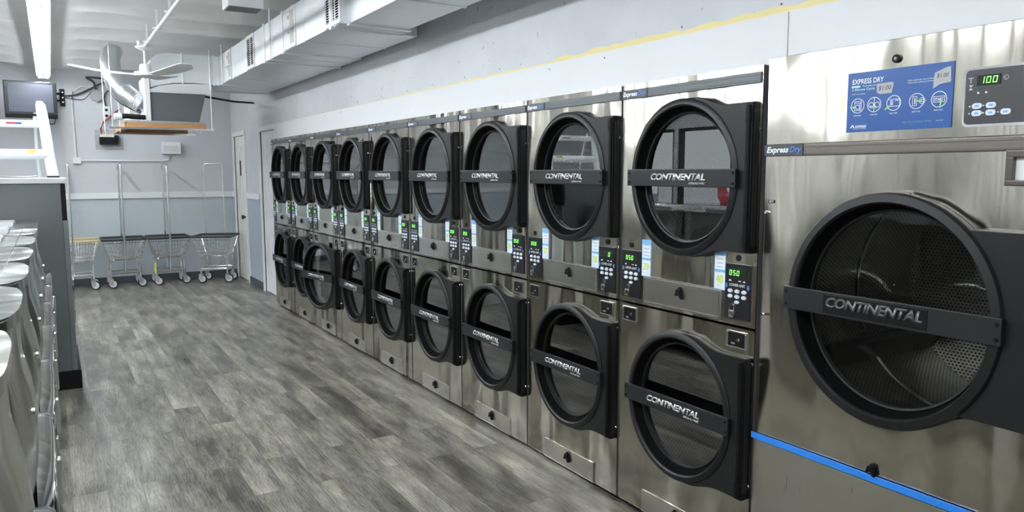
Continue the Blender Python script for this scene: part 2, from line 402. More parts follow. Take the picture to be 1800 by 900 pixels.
# ceiling: white faced insulation batts sagging between joists
CEM = mat('white_insulation_facing', (.70,.70,.68), .55); t = NT(CEM)
t.l(t.mix(t.noise(t.pos((.4,2,1)), 3, 4), (.76,.76,.74), (.86,.86,.84)), t.b.inputs['Base Color']); t.bump(t.noise(t.pos((.6,3,1)), 5, 4), .3, .02)
m_ = MB(); NX, NY = 130, 900
def sm(a): a = max(0, min(1, a)); return a*a*(3-2*a)
J0 = 7.53; JP = .788   # joist lines measured at the tips of the sagging batts
vv = []
x_a, x_b, y_a, y_b = LX-.1, WX+.1, FY-.1, BY+.05
for i in range(NX+1):
    x = x_a + (x_b-x_a)*i/NX; row = []
    A = .135*sm((abs(x)-.20)/.45)
    A2 = 1 - .35*sm(1-abs(x-1.15)/.5)
    for j in range(NY+1):
        y = y_a + (y_b-y_a)*j/NY
        tt = ((y-J0)/JP) % 1.0; kk = math.floor((y-J0)/JP)
        jit = .86 + .14*math.sin(kk*2.3+x*.8)**2
        # taper start is pointed toward the lamp strip
        A = .20*sm((abs(x)-.16-.10*(1-tt))/.55)
        prof = sm(tt/.22) if tt < .22 else 1-((tt-.22)/.78)**1.7
        z = CZ + A*jit*prof - .004*math.sin(x*3+kk)
        row.append(m_.bm.verts.new((x, y, z)))
    vv.append(row)
for i in range(NX):
    for j in range(NY): m_.bm.faces.new([vv[i][j], vv[i][j+1], vv[i+1][j+1], vv[i+1][j]])
m_.build('ceiling', CEM, kind='structure', smooth=True, angle=30)
MB().box(LX-.3, WX+1.2, FY-.3, BY+.3, 3.21, 3.3).build('trim_4', mat('roof_deck', (.1,.1,.1), .9), kind='structure')
MB().box(WX+.14, WX+1.05, FY, 9.3, 1.97, 2.02).build('trim_5', MATS['roof_deck'], kind='structure')
# chair rail, baseboards
m_ = MB().box(LX, WX, BY-.025, BY, 1.205, 1.285, .004); m_.build('trim_6', WHITE, kind='structure')
MB().box(WX-.025, WX, 10.27, 11.04, 1.205, 1.285, .004).box(WX-.025, WX, 11.87, BY-.026, 1.205, 1.285).build('trim_7', WHITE, kind='structure')
BB = mat('dark_grey_cove_base', (.07,.085,.10), .5)
MB().box(LX, WX, BY-.012, BY, 0, .10).build('baseboard_back', BB, kind='structure')
MB().box(WX-.012, WX, 10.24, 11.04, 0, .10).build('baseboard_right', BB, kind='structure')

# doors on the right wall
def panel_door(idx, y0, y1, mt, hinge_far):
    d = MB(); t0 = WX+.010
    d.box(t0, t0+.04, y0+.003, y1-.003, .01, DH-.004)
    W = y1-y0
    # raised panel mouldings
    for (za, zb) in ((.22, .80), (.98, 1.55), (1.66, 1.95)):
        for k in (0, 1):
            a = y0+.10+k*(W/2-.03); b = a+W/2-.17
            for (p, q, r, s2) in ((a, b, za, za+.018), (a, b, zb-.018, zb), (a, a+.018, za+.018, zb-.018), (b-.018, b, za+.018, zb-.018)): d.box(t0-.008, t0, p, q, r, s2)
            d.box(t0-.006, t0, a+.045, b-.045, za+.045, zb-.045, .002)
    o = d.build('door_%d' % idx, mt, kind='structure')
    m = MB().box(WX-.018, WX+.03, y0-.062, y0, 0, DH+.062, .004).box(WX-.018, WX+.03, y1, y1+.062, 0, DH+.062, .004).box(WX-.018, WX+.03, y0, y1, DH, DH+.062, .004)
    m.build('door_frame', mt, o)
    for z in (.28, 1.05, 1.85):
        yy = y1-.004 if hinge_far else y0+.004
        MB().tube([(WX+.022, yy, z-.05), (WX+.022, yy, z+.05)], .009, 8).box(WX+.018, WX+.034, yy-.012, yy+.012, z-.045, z+.045).build('hinge', BRASS, o)
    return o
d1 = panel_door(1, D1[0], D1[1], CREAM, True)
MB().lathe([(0, -.02), (.026, -.016), (.03, 0), (.024, .016), (.012, .028), (.012, .06)], (11.27, .93), 20, axis='x').build('door_knob', mat('dark_bronze', (.09,.08,.07), .3, .9), d1, True, loc=(WX-.03, 0, 0))
MB().box(WX+.012, WX+.034, 11.42, 11.50, 1.47, 1.79, .008).box(WX-.002, WX+.012, 11.44, 11.48, 1.52, 1.74, .004).build('keypad_lock', BLACKP, d1)
MB().box(WX+.02, WX+.034, 11.20, 11.225, .65, 1.15, .003).build('latch_plate', mat('dull_steel', (.3,.3,.3), .4, .8), d1)
d2 = panel_door(2, D2[0], D2[1], WHITE, True)
MB().box(WX+.005, WX+.034, 9.52, 9.60, 1.43, 1.72, .008).box(WX-.015, WX+.005, 9.535, 9.585, 1.50, 1.60, .006).build('keypad_lock', BLACKP, d2)

# ------------------------------------------------------------------ ceiling strip lights
TUBEM = mat('fluorescent_tube_glow', (1,1,1), .5, emit=(.90,.96,1.0), estr=TUBE_STRENGTH)
def strip_light(x, y0, L, label, grp):
    t = thing('strip_light', label, 'ceiling light', (x, y0, 2.78), 0, grp)
    MB().prism([(-.075, .022), (-.068, .022), (-.050, .045), (.050, .045), (.068, .022), (.075, .022), (.055, .085), (-.055, .085)], 0, L).box(-.02, .02, .25, .29, .075, .157).box(-.02, .02, L-.29, L-.25, .075, .157).build('housing', WHITE, t)
    for a, b in ((0, .02), (L-.02, L), (L/2-.012, L/2+.012)): MB().box(-.061, .061, a, b, -.003, .03).build('lamp_holder', WHITE, t)
    for k in (-1, 1):
        for h in (0, 1):
            MB().tube([(k*.042, .02+h*L/2, .008), (k*.042, L/2-.015+h*(L/2-.005), .008)], .017, 10).build('tube', TUBEM, t, True)
    return t
t0 = strip_light(0, 9.12, 2.44, 'farthest fluorescent strip light of the visible line, nearest the television', 'fluorescent strips over the washers')
def place_copy(src, loc, label):
    c = copy_tree(src); c.location = loc; c['label'] = label; return c
place_copy(t0, (0, 6.66, 2.78), 'fluorescent strip light cut by the top edge of the photo, left side')
for y in (4.2, 1.74, -.72): place_copy(t0, (0, y, 2.78), 'fluorescent strip light above the washer row, in front of the photo top edge')
for y in (8.0, 4.5, 1.0): place_copy(t0, (-3.2, y, 2.78), 'added fluorescent strip light in an unseen second ceiling row by the windows')  # second row added out of view to light the room

# ------------------------------------------------------------------ dryers
DX = 2.232; PW = .79; DHT = 1.952
GC = (.408, 1.541); RS, RV = .95, 1.0      # door centre, slight ellipse
YL0 = 2.697
def radial_outline(cx, r, xr, zt, n=96, big=False):
    # circle of radius r with a plate to the right reaching xr, height +-zt at the right, concave necks; returns polar radii list
    outs = []
    for k in range(n):
        t = 2*PI*k/n; ct, st = math.cos(t), math.sin(t)
        rr = r
        if ct > 0.12:
            lo, hi = r*.98, 2.5*r
            def inside(q):
                x, z = q*ct, abs(q*st)
                if x > xr: return False
                u = max(0, min(1, (x-.07)/.17))
                lim = r*.995 + (zt-r*.995)*sm(u) if not big else zt
                return z <= lim
            for _ in range(24):
                mid = (lo+hi)/2
                if inside(mid): lo = mid
                else: hi = mid
            rr = max(r*.985, lo)
        outs.append((t, rr))
    return outs
def make_door(parent, hinge_x, cx, r, xr, zt, zc, lip_w=.030, prot=.036, glass=GLASS, big=False, plain_text=False):
    # local frame: origin on the hinge line at face height zc. door centre at x=-(hinge_x-cx)
    ox = cx-hinge_x
    SXX = RS
    door = MB()
    outs = radial_outline(0, r, xr-cx, zt, 96 if not big else 240, big)
    n = len(outs); rin = r-lip_w
    # plate
    sx = lambda q, t: (ox + q*math.cos(t)*(SXX if abs(q-r) < .03*r or q < r else 1), q*math.sin(t))
    def vrt(q, t, y):
        x = q*math.cos(t)
        if q <= r*1.001: x *= SXX
        return door.bm.verts.new((ox+x, y, q*math.sin(t)))
    fr = [vrt(q, t, -prot*.72) for t, q in outs]; fe = [vrt(max(q-.004, rin), t, -prot*.84) for t, q in outs]
    bk = [vrt(q, t, -.002) for t, q in outs]; inn = [vrt(rin, t, -prot*.84) for t, q in outs]
    for k in range(n):
        j = (k+1) % n
        door.bm.faces.new([inn[k], fe[k], fe[j], inn[j]]); door.bm.faces.new([fe[k], fr[k], fr[j], fe[j]]); door.bm.faces.new([fr[k], bk[k], bk[j], fr[j]])
    # lip ring + recess wall
    g = r-.055
    gr = r-.060
    door.lathe([(r*1.001, -prot*.6), (r*.998, -prot*.92), (r-.006, -prot*1.05), (r-lip_w+.006, -prot*1.12), (r-lip_w, -prot*.98), (r-lip_w, -prot*.7)], (ox, 0), 96, SXX, 1)
    o = door.build('door', BLACKP, parent, True, loc=(hinge_x, 0, zc), angle=35)
    MB().lathe([(r-lip_w+.001, -prot*.95), (r-lip_w-.002, -prot*.45), (gr+.008, .004), (gr+.006, .016)], (ox, 0), 96, SXX, 1).build('recess_ring', mat('recess_shade_black', (.003,.003,.003), .75, spec=.08), o, True, angle=50)  # wall coloured blacker than the door, shade of the recess painted in
    MB().lathe([(gr+.010, .004), (gr+.006, -.001), (gr, .001), (gr-.002, .016), (r-.012, .016)], (ox, 0), 96, SXX, 1).build('bezel', BLACKP, o, True)
    gl = MB().disk(gr, .012, (ox, 0), 64, SXX, 1).build('glass', glass, o)
    # hinge barrel
    hb = MB(); hx = xr-hinge_x
    hb.box(hx-.030, hx-.001, -prot*1.05, -.001, -zt+.004, zt-.004, .003)
    hb.tube([(hx-.016, -prot*1.1, -zt+.012), (hx-.016, -prot*1.1, zt-.012)], .010, 10)
    for zz in (-zt+.05, zt-.05): hb.tube([(hx-.016, -prot*1.1, zz-.022), (hx-.016, -prot*1.1, zz+.022)], .013, 10)
    hb.build('hinge', BLACKD, o, True)
    # handle bar
    bw = .305 if not big else r*RS; bh = .036 if not big else .039
    yb = -prot-.017
    b = MB().box(ox-bw-.004, ox+bw+.004, yb, yb+.012, -bh, bh, .003)
    for sgn in (-1, 1): b.box(ox+sgn*(bw-.012)-.012, ox+sgn*(bw-.012)+.012, yb+.010, -.006, -bh+.004, bh-.004)
    b.build('handle_bar', BARM, o)
    scr = MB()
    for sgn in (-1, 1):
        for zz in (-bh*.55, bh*.55): scr.cyl(.0055, yb-.003, yb+.001, (ox+sgn*(bw-.008), zz), 10)
    scr.build('screw', BLACKD, o)
    tw = .312 if not big else .325; th = .029 if not big else .036
    if big: MB().box(ox-.02-tw/2-.012, ox-.02+tw/2+.012, yb-.002, yb+.002, -.030, .030, .001).build('name_plate', BLACKD, o)
    tx = ox+.002 if not big else ox-.02
    tm = LETTER if not big else mat('dark_embossed_lettering', (.14,.14,.145), .35, .5)
    text('lettering', 'CONTINENTAL', tx, yb-.0005, .004 if not big else .006, tm, o, width=tw, height=th, shear=.22, offset=.035, extrude=.002 if not big else .004, space=.92)
    text('lettering', 'GIRBAU INC', tx+tw/2-.045, yb-.0005, -.021 if not big else -.023, tm, o, width=.088, height=.009, shear=.15, offset=.02, extrude=.001)
    return o
def make_control(parent, x0, x1, upper):
    z0, z1 = .998, 1.214; W = x1-x0; cx = (x0+x1)/2
    p = MB().box(x0, x1, -.004, .004, z0, z1, .002).build('control_panel', PANELBLK, parent)
    MB().box(cx-.045, cx+.045, -.0055, -.003, 1.163, 1.195, .001).build('display', LEDBG, p)
    s_ = seg_mb('050', .012, .020, .006, -.0062); o = s_.build('display_digits', GREENLED, p); o.location = (cx-.035 if upper else cx-.040, 0, 1.169)
    text('lettering', 'UPPER UNIT' if upper else 'LOWER UNIT', cx, -.0046, 1.132, WHITEP, p, width=.078, height=.011, offset=.01)
    for sgn in (-1, 1):
        a = cx+sgn*.054; d = 1 if upper else -1
        MB().prism([(a-.004, 1.128-.008*d), (a+.004, 1.128-.008*d), (a+.004, 1.128), (a+.008, 1.128), (a, 1.128+.012*d), (a-.008, 1.128), (a-.004, 1.128)], -.0055, -.003).build('arrow', BLUEP, p)
    for P in ([(cx-.045, 1.146), (cx-.028, 1.146), (cx-.036, 1.153)], [(cx+.005, 1.147), (cx+.018, 1.147), (cx+.018, 1.150), (cx+.005, 1.150)], [(cx+.026, 1.146), (cx+.040, 1.146), (cx+.033, 1.152)]): MB().prism(P, -.005, -.003).build('symbol', WHITEP, p)
    for i in range(3):
        for j in range(2):
            a = cx-.034+.034*i; b = 1.108-.021*j
            MB().lathe([(0.0001, -.008), (.011, -.0075), (.013, -.004)], (a, b), 14, 1.0, .62).build('button', BTN, p, True)
    MB().lathe([(0.0001, -.008), (.011, -.0075), (.013, -.004)], (cx, 1.066), 14, 1.0, .5).build('button', BTN, p, True)
    cxs = cx-.022
    MB().lathe([(.0125, -.004), (.0125, -.009), (.009, -.009), (.009, -.004)], (cxs, 1.040), 16, 1, 1.5).box(cxs-.012, cxs+.012, -.012, -.004, 1.004, 1.034, .003).box(cxs-.013, cxs-.009, -.008, -.004, 1.015, 1.045).box(cxs+.009, cxs+.013, -.008, -.004, 1.015, 1.045).build('coin_slot', CHROME, p, True)
    return p
def latch_mb(x, z, k=1.0):
    m = MB()
    m.lathe([(0.0001, -.010), (.011*k, -.009), (.013*k, 0)], (x, z+.012*k), 14)
    m.prism([(x-.011*k, z+.014*k), (x+.010*k, z+.014*k), (x+.020*k, z-.026*k), (x+.012*k, z-.024*k), (x, z-.004*k), (x-.012*k, z-.016*k), (x-.019*k, z-.014*k)], -.018, -.002)
    return m
def make_dryer(label):
    t = thing('stack_dryer', label, 'dryer', (DX, YL0, 0), -PI/2, 'stainless stack dryers along the right wall')
    body = MB()
    body.box(0, PW, .003, .95, .02, DHT-.002)
    # open the front: delete front face
    fs = [f for f in body.bm.faces if all(abs(v.co.y-.003) < 1e-5 for v in f.verts)]
    bmesh.ops.delete(body.bm, geom=fs, context='FACES')
    body.build('cabinet', mat('grey_cabinet_side', (.22,.22,.22), .5, .4), t)
    MB().box(.01, PW-.01, .04, .30, 0, .03).build('plinth', BLACKD, t)
    for (za, zb, cz, nm) in ((.976, DHT, 1.541, 'upper'), (.02, .966, .580, 'lower')):
        fp = MB().plate_hole(.003, PW-.001, za, zb, (GC[0], cz), .285, 0, RS, 1)
        # folded edges of the sheet
        for (x0, x1, z0, z1) in ((.003, .006, za, zb), (PW-.004, PW-.001, za, zb), (.003, PW-.001, za, za+.003), (.003, PW-.001, zb-.003, zb)): fp.box(x0, x1, -.0005, .02, z0, z1)
        fp.lathe([(.285, 0), (.285, .035)], (GC[0], cz), 64, RS, 1)
        fp.build('front_panel', STEEL, t)
        dr = MB().lathe([(.285, .035), (.335, .05)], (GC[0], cz), 64, RS, 1)
        dr.lathe([(.335, .05), (.335, .70)], (GC[0], cz), 64, 1, 1, uvR=.335)
        do = dr.build('drum', DRUM, t, True)
        MB().disk(.335, .70, (GC[0], cz), 48).build('drum_back', DRUMBACK, do)
        fn = MB()
        for a in (.5, .5+2*PI/3, .5+4*PI/3):
            ca, sa = math.cos(a), math.sin(a); px, pz = -sa, ca
            P = [(GC[0]+ca*.333+px*w_, cz+sa*.333+pz*w_) for w_ in (-.035, .035)] + [(GC[0]+ca*.27+px*w_, cz+sa*.27+pz*w_) for w_ in (.012, -.012)]
            fn.prism(P, .06, .69)
        fn.build('drum_fin', FIN, do)
    ts = MB().box(.006, PW-.006, -.007, .002, 1.888, 1.928, .002).box(.006, PW-.006, -.009, -.005, 1.897, 1.902).box(.006, PW-.006, -.009, -.005, 1.916, 1.921)
    ts = ts.build('trim_strip', TRIMM, t)
    MB().box(.007, .17, -.0105, -.006, 1.889, 1.927).build('label_backing', mat('dark_slate_label', (.055,.065,.08), .4), ts)
    text('lettering', 'Express', .060, -.0112, 1.906, WHITEP, ts, width=.094, height=.026, shear=.25, offset=.03)
    text('lettering', 'Dry', .137, -.0112, 1.906, BLUEP, ts, width=.048, height=.026, shear=.25, offset=.015)
    for cz in (1.541, .580): make_door(t, .790-.012, GC[0], .320, .778, .280, cz)
    make_control(t, .012, .142, True); make_control(t, .638, .762, False)
    for x in (.075, .700):
        MB().cyl(.012, -.005, .001, (x, 1.237), 16).build('key_lock', BLACKD, t)
    # middle lint drawer
    d = MB().box(.168, .610, -.003, .001, .992, 1.099, .001).box(.160, .618, -.0015, .001, .984, 1.107)
    d = d.build('lint_drawer', STEEL_D, t)
    MB().box(.170, .608, -.0045, -.001, .992, .9945).box(.170, .608, -.0045, -.001, 1.0965, 1.099).box(.168, .1705, -.0045, -.001, .992, 1.099).box(.6075, .610, -.0045, -.001, .992, 1.099).build('drawer_lip', CHROME, d)
    latch_mb(.392, 1.062).build('latch', BLACKD, d)
    d = MB().box(.173, .610, -.003, .001, .020, .122, .001).build('lint_cover', STEEL_D, t)
    MB().box(.173, .610, -.0045, -.001, .019, .022).box(.173, .610, -.0035, -.001, .120, .122).box(.173, .175, -.0035, -.001, .02, .122).box(.608, .610, -.0035, -.001, .02, .122).build('drawer_lip', CHROME, d)
    latch_mb(.392, .085).build('latch', BLACKD, d)
    for x0, x1 in ((.022, .118), (.652, .752)):
        c = MB(); z0, z1 = .886, .953; q = .006
        c.box(x0, x1, -.005, .001, z0, z0+q, .001).box(x0, x1, -.005, .001, z1-q, z1, .001).box(x0, x0+q*1.8, -.005, .001, z0+q, z1-q, .001).box(x1-q, x1, -.005, .001, z0+q, z1-q, .001)
        c = c.build('coin_box', CHROME, t)
        MB().box(x0+q*1.8, x1-q, -.002, .0, z0+q, z1-q).build('coin_door', BLACKD, c)
        MB().cyl(.007, -.007, -.001, ((x0+x1)/2+.012, (z0+z1)/2), 12).box((x0+x1)/2-.002, (x0+x1)/2+.008, -.005, -.001, (z0+z1)/2-.002, (z0+z1)/2+.002).build('lock', CHROME, c)
        text('lettering', 'ESD', (x0+x1)/2-.014, -.0045, z0+.018, WHITEP, c, width=.018, height=.006)
    for yy, zz in ((.7875, 1.72), (.7875, 1.22), (.7875, .84), (.7875, .36)):
        MB().cyl(.007, -.012, .0, (yy, zz), 10).build('side_screw', CHROME, t)
    return t
def make_sticker(t, n, x0, x1, z0, z1):
    s = MB().box(x0, x1, -.0012, .0005, z0, z1).build('number_sticker', STK_W, t)
    W, H = x1-x0, z1-z0
    MB().box(x0, x1, -.0018, -.001, z1-.022, z1).box(x0, x1, -.0018, -.001, z0+H*.44, z0+H*.44+.011).box(x0, x0+.002, -.0018, -.001, z0, z1-.022).box(x1-.002, x1, -.0018, -.001, z0, z1-.022).box(x0+.002, x1-.002, -.0018, -.001, z0, z0+.002).build('blue_band', STK_B, s)
    m = MB()
    for k in range(4): m.box(x0+.012, x1-.012, -.0018, -.001, z0+H*.56+k*.0155, z0+H*.56+k*.0155+.003)
    m.build('small_print', mat('grey_print', (.35,.42,.52), .5), s)
    text('number', str(n), (x0+x1)/2, -.002, z0+H*.27, LIME, s, width=W*.62, height=.034, offset=.03)
    text('small_print', 'dryer', (x0+x1)/2-.006, -.002, z0+.016, STK_B, s, width=W*.4, height=.007)
    return s
place_words = ['stainless stack dryer with stickers 39 and 40, beside the large dryer',
 'stainless stack dryer with stickers 37 and 38, a ladder mirrored in its upper glass',
 'stainless stack dryer with stickers 35 and 36, third from the large dryer',
 'stainless stack dryer with stickers 33 and 34, fourth from the large dryer',
 'stainless stack dryer in the middle of the row, fifth from either end',
 'stainless stack dryer just nearer than the one with its lower door ajar',
 'stainless stack dryer whose lower door stands ajar',
 'stainless stack dryer second from the far end, partly hidden by the ajar door',
 'stainless stack dryer at the far end of the row, next to the white door']
base_dryer = make_dryer(place_words[0])
dryers = [base_dryer]
for i in range(1, 9):
    c = copy_tree(base_dryer); c.location = (DX, YL0+.8*i, 0); c['label'] = place_words[i]; dryers.append(c)
for i, d in enumerate(dryers):
    make_sticker(d, 39-2*i, .146, .205, 1.105, 1.268); make_sticker(d, 40-2*i, .578, .636, 1.103, 1.262)
bpy.context.view_layer.update()
# second column shows a lone 0 on the lower display
ctl = [c for c in dryers[1].children if c.name.startswith('control_panel') and c.data.vertices[0].co.x > .5][0]
for ch in ctl.children:
    if ch.name.startswith('display_digits'):
        ch.data = seg_mb('0', .012, .020, .006, -.0062).mesh('display_digits', GREENLED); ch.location.x += .052
# ajar lower door of the seventh column
aj = [c for c in dryers[6].children if c.name.startswith('door') and c.location.z < 1][0]
aj.rotation_euler = (0, 0, math.radians(11))

# ------------------------------------------------------------------ big dryer
BYL = 1.884; BW = 1.16
big = thing('large_dryer', 'large stainless dryer at the right edge with blue instruction sign', 'dryer', (DX, BYL, 0), -PI/2)
b = MB().box(.0, BW, .004, .95, .02, 1.967)
bmesh.ops.delete(b.bm, geom=[f for f in b.bm.faces if all(abs(v.co.y-.004) < 1e-5 for v in f.verts)], context='FACES')
b.build('cabinet', MATS['grey_cabinet_side'], big)
BC = (.510, 1.133); BR = .370
p = MB().box(.0, BW, -.001, .02, 1.662, 1.969, .002).build('top_panel', STEEL, big)
p = MB().plate_hole(.0, BW, .586, 1.620, BC, .325, 0, RS, 1)
p.box(0, .003, -.0005, .02, .586, 1.62).box(0, BW, -.0005, .02, .586, .589).lathe([(.325, 0), (.325, .04)], BC, 64, RS, 1)
p.build('front_panel', STEEL, big)
lp = MB().box(-.012, BW, -.004, .02, .03, .556, .002).build('lower_panel', STEEL_D, big)
MB().box(.0, BW, .004, .03, .556, .586).build('seam_gap', SEAM, big)
MB().box(-.018, BW, -.010, -.004, .5605, .5835, .001).build('blue_tape', mat('bright_blue_tape', (.03,.24,.80), .35), big)
MB().box(.0, BW-.02, .03, .3, 0, .03).build('plinth', BLACKD, big)
bd = MB().box(.0, BW, -.008, .01, 1.621, 1.661, .003).box(.0, BW, -.011, -.006, 1.627, 1.632).box(0, BW, -.011, -.006, 1.650, 1.655).build('trim_strip', mat('bronze_trim_strip', (.17,.15,.135), .35, .5), big)
MB().box(.002, .165, -.0125, -.006, 1.622, 1.660).build('label_backing', MATS['dark_slate_label'], bd)
text('lettering', 'Express', .060, -.0132, 1.640, WHITEP, bd, width=.094, height=.028, shear=.25, offset=.03)
text('lettering', 'Dry', .136, -.0132, 1.640, BLUEP, bd, width=.048, height=.028, shear=.25, offset=.015)
# door with full plate to the right
big_door = make_door(big, 1.13, BC[0], BR, 1.12, .27, BC[1], lip_w=.036, prot=.055, glass=GLASS_BIG, big=True)
dr = MB().lathe([(.325, .04), (.42, .07)], BC, 64, RS, 1).build('drum_throat', BLACKP, big, True)
dr = MB().lathe([(.42, .07), (.42, .80)], BC, 96, uvR=.42).build('drum', DRUM_BIG, big, True)
db = MB(); uvl = db.bm.loops.layers.uv.new('UVMap'); db.disk(.42, .80, BC, 64)
for f in db.bm.faces:
    for lp_ in f.loops: lp_[uvl].uv = (lp_.vert.co.x, lp_.vert.co.z)
db.build('drum_back', DRUM_BIG, dr)
fn = MB()
for a in (3.75, 3.75+2*PI/3, 3.75+4*PI/3):
    ca, sa = math.cos(a), math.sin(a); px, pz = -sa, ca
    P = [(BC[0]+ca*.418+px*w_, BC[1]+sa*.418+pz*w_) for w_ in (-.05, .05)] + [(BC[0]+ca*.31+px*w_, BC[1]+sa*.31+pz*w_) for w_ in (.012, -.012)]
    fn.prism(P, .08, .79)
fn.build('drum_fin', FIN, dr)
MB().lathe([(.419, .43), (.412, .433), (.412, .440), (.419, .443)], BC, 96).build('drum_seam', CHROME, dr, True)
# sign
SX0, SX1, SZ0, SZ1 = .323, .661, 1.692, 1.880
sg = MB().box(SX0, SX1, -.004, -.001, SZ0, SZ1).build('instruction_sign', mat('sign_blue', (.022,.095,.33), .28), big)
PY = -.0046
text('lettering', 'EXPRESS DRY', SX0+.070, PY, 1.851, WHITEP, sg, width=.107, height=.016, offset=.012)
text('lettering', 'Press other for amount', SX0+.088, PY, 1.836, WHITEP, sg, width=.070, height=.005)
MB().box(SX0+.014, SX0+.044, PY-.0004, PY+.0005, 1.8325, 1.8385).build('print_block', mat('pale_teal_print', (.45,.72,.72), .5), sg)
text('lettering', '5 Minute Cycle', SX0+.055, PY, 1.825, mat('mint_print', (.42,.80,.62), .5), sg, width=.078, height=.010, offset=.01)
text('lettering', 'Easy to see displays', SX0+.040, PY, 1.812, WHITEP, sg, width=.046, height=.004)
text('lettering', '* Each additional coin 5 Minutes', SX0+.243, PY, 1.838, WHITEP, sg, width=.088, height=.0045)
text('lettering', '* Close door additional 5 Minutes', SX0+.243, PY, 1.831, WHITEP, sg, width=.088, height=.0045)
ARW = mat('sign_green_arrow', (.30,.70,.20), .5)
icx = [SX0+.038, SX0+.095, SX0+.160, SX0+.232, SX0+.299]
for i, cx in enumerate(icx):
    cz = 1.775; ln = MB()
    ln.lathe([(.0235, PY), (.0215, PY)], (cx, cz), 32)
    bar = lambda x0, x1, z0, z1: ln.box(cx+x0, cx+x1, PY-.0002, PY+.0002, cz+z0, cz+z1)
    if i == 0:
        bar(-.011,.013,.013,.0145); bar(-.011,-.0095,-.014,.013); bar(.0115,.013,-.014,.013); bar(-.011,.013,-.0155,-.014); bar(.007,.0085,-.014,.008); bar(-.0095,.0115,.008,.0095); ln.lathe([(.008, PY), (.0062, PY)], (cx, cz-.004), 20)
    elif i == 1:
        bar(-.0008,.0008,-.0215,.0215); ln.lathe([(.009, PY), (.0072, PY)], (cx-.010, cz-.001), 20); ln.lathe([(.009, PY), (.0072, PY)], (cx+.010, cz-.001), 20); bar(-.013,-.007,-.006,-.003)
    elif i == 2:
        bar(-.020,.020,.011,.0125); bar(-.020,.020,-.0105,-.009); bar(.018,.0195,-.010,.012); bar(.005,.016,.0065,.0085)
        for q in range(4): bar(-.012, -.002, -.006+q*.004, -.004+q*.004)
    elif i == 3:
        bar(-.013,.001,.0125,.014); bar(-.013,.001,-.014,-.0125); bar(-.013,-.0115,-.0125,.0125); bar(-.0005,.001,-.0125,.0125); bar(-.007,-.004,-.009,.009); ln.lathe([(.0095, PY), (.0080, PY)], (cx+.017, cz), 20)
        text('lettering', 'C', cx+.017, PY, cz, WHITEP, sg, height=.009, offset=.03)
    else:
        bar(-.017,.017,.0075,.009); bar(-.017,.017,-.0085,-.007); bar(-.017,-.0155,-.007,.0075); bar(.0155,.017,-.007,.0075); text('lettering', 'START', cx, PY, cz, WHITEP, sg, width=.027, height=.0085, offset=.02)
    ln.build('pictogram', WHITEP, sg)
    ar = MB(); dx, dz, ang = ((-.016, -.004, 0), (.002, -.008, 0), (-.020, -.012, .7), (.008, 0, 0), (.006, -.010, 1.4))[i]
    P = [(-.010,-.0022), (.002,-.0022), (.002,-.0055), (.009,0), (.002,.0055), (.002,.0022), (-.010,.0022)]
    ar.prism([(cx+dx+a*math.cos(ang)-b*math.sin(ang), cz+dz+a*math.sin(ang)+b*math.cos(ang)) for a, b in P], PY-.0006, PY).build('green_arrow', ARW, sg)
    text('lettering', ['LOAD DRYER', 'CLOSE DOOR', 'SELECT TEMP', 'INSERT COINS', 'PRESS START'][i], cx, PY, cz-.031, WHITEP, sg, width=.026, height=.004, offset=.01)
text('lettering', 'EXPRESS', SX0+.052, PY, 1.709, WHITEP, sg, width=.040, height=.008, shear=.3, offset=.03)
text('lettering', 'LAUNDRY CENTERS', SX0+.048, PY, 1.702, WHITEP, sg, width=.046, height=.003)
MB().prism([(SX0+.015, 1.705), (SX0+.019, 1.705), (SX0+.023, 1.712), (SX0+.026, 1.705), (SX0+.030, 1.705), (SX0+.026, 1.714), (SX0+.021, 1.715)], PY-.0004, PY).build('emblem', WHITEP, sg)
text('lettering', 'Super fast and energy efficient', SX0+.236, PY, 1.714, mat('dull_teal_print', (.16,.36,.50), .5), sg, width=.090, height=.008)
text('lettering', 'www.dryer', SX0+.305, PY, 1.714, WHITEP, sg, width=.022, height=.004)
TAPE = mat('grey_duct_tape', (.42,.43,.45), .5)
INK = mat('black_marker', (.02,.02,.03), .6)
tp = MB().prism([(SX0+.101, 1.838), (SX0+.154, 1.840), (SX0+.158, 1.834), (SX0+.153, 1.806), (SX0+.112, 1.806), (SX0+.103, 1.811)], PY-.0012, PY-.0002).build('price_tape', TAPE, sg)
text('lettering', '$1.00', SX0+.129, PY-.0016, 1.823, INK, tp, width=.042, height=.015, shear=.2)
tp = MB().prism([(SX0+.283, 1.852), (SX0+.320, 1.866), (SX0+.330, 1.866), (SX0+.332, 1.822), (SX0+.300, 1.818), (SX0+.280, 1.806), (SX0+.281, 1.836)], PY-.0012, PY-.0002).build('price_tape', TAPE, sg)
text('lettering', '$1.00', SX0+.307, PY-.0016, 1.842, INK, tp, width=.034, height=.013, shear=.2)
# lock, keypad, slot, latch
MB().cyl(.013, -.010, .001, (.485, 1.908), 20).build('key_lock', BLACKD, big)
MB().cyl(.005, -.012, -.009, (.485, 1.908), 12).build('key_lock', mat('dull_key_steel', (.2,.2,.2), .4, .8), big)
def rrect(x0, x1, z0, z1, r, n=6):
    P = []
    for cx, cz, a0 in ((x1-r, z1-r, 0), (x0+r, z1-r, PI/2), (x0+r, z0+r, PI), (x1-r, z0+r, 1.5*PI)):
        for k in range(n+1): P.append((cx+r*math.cos(a0+k*PI/2/n), cz+r*math.sin(a0+k*PI/2/n)))
    return P
cp = MB().prism(rrect(.697, 1.03, 1.697, 1.847, .012), -.007, .0).build('control_panel', mat('charcoal_control_face', (.045,.045,.048), .35), big)
MB().prism(rrect(.690, 1.037, 1.690, 1.854, .016), -.003, .001).build('bezel', CHROME, cp)
MB().box(.727, .790, -.009, -.006, 1.803, 1.831, .001).build('display', LEDBG, cp)
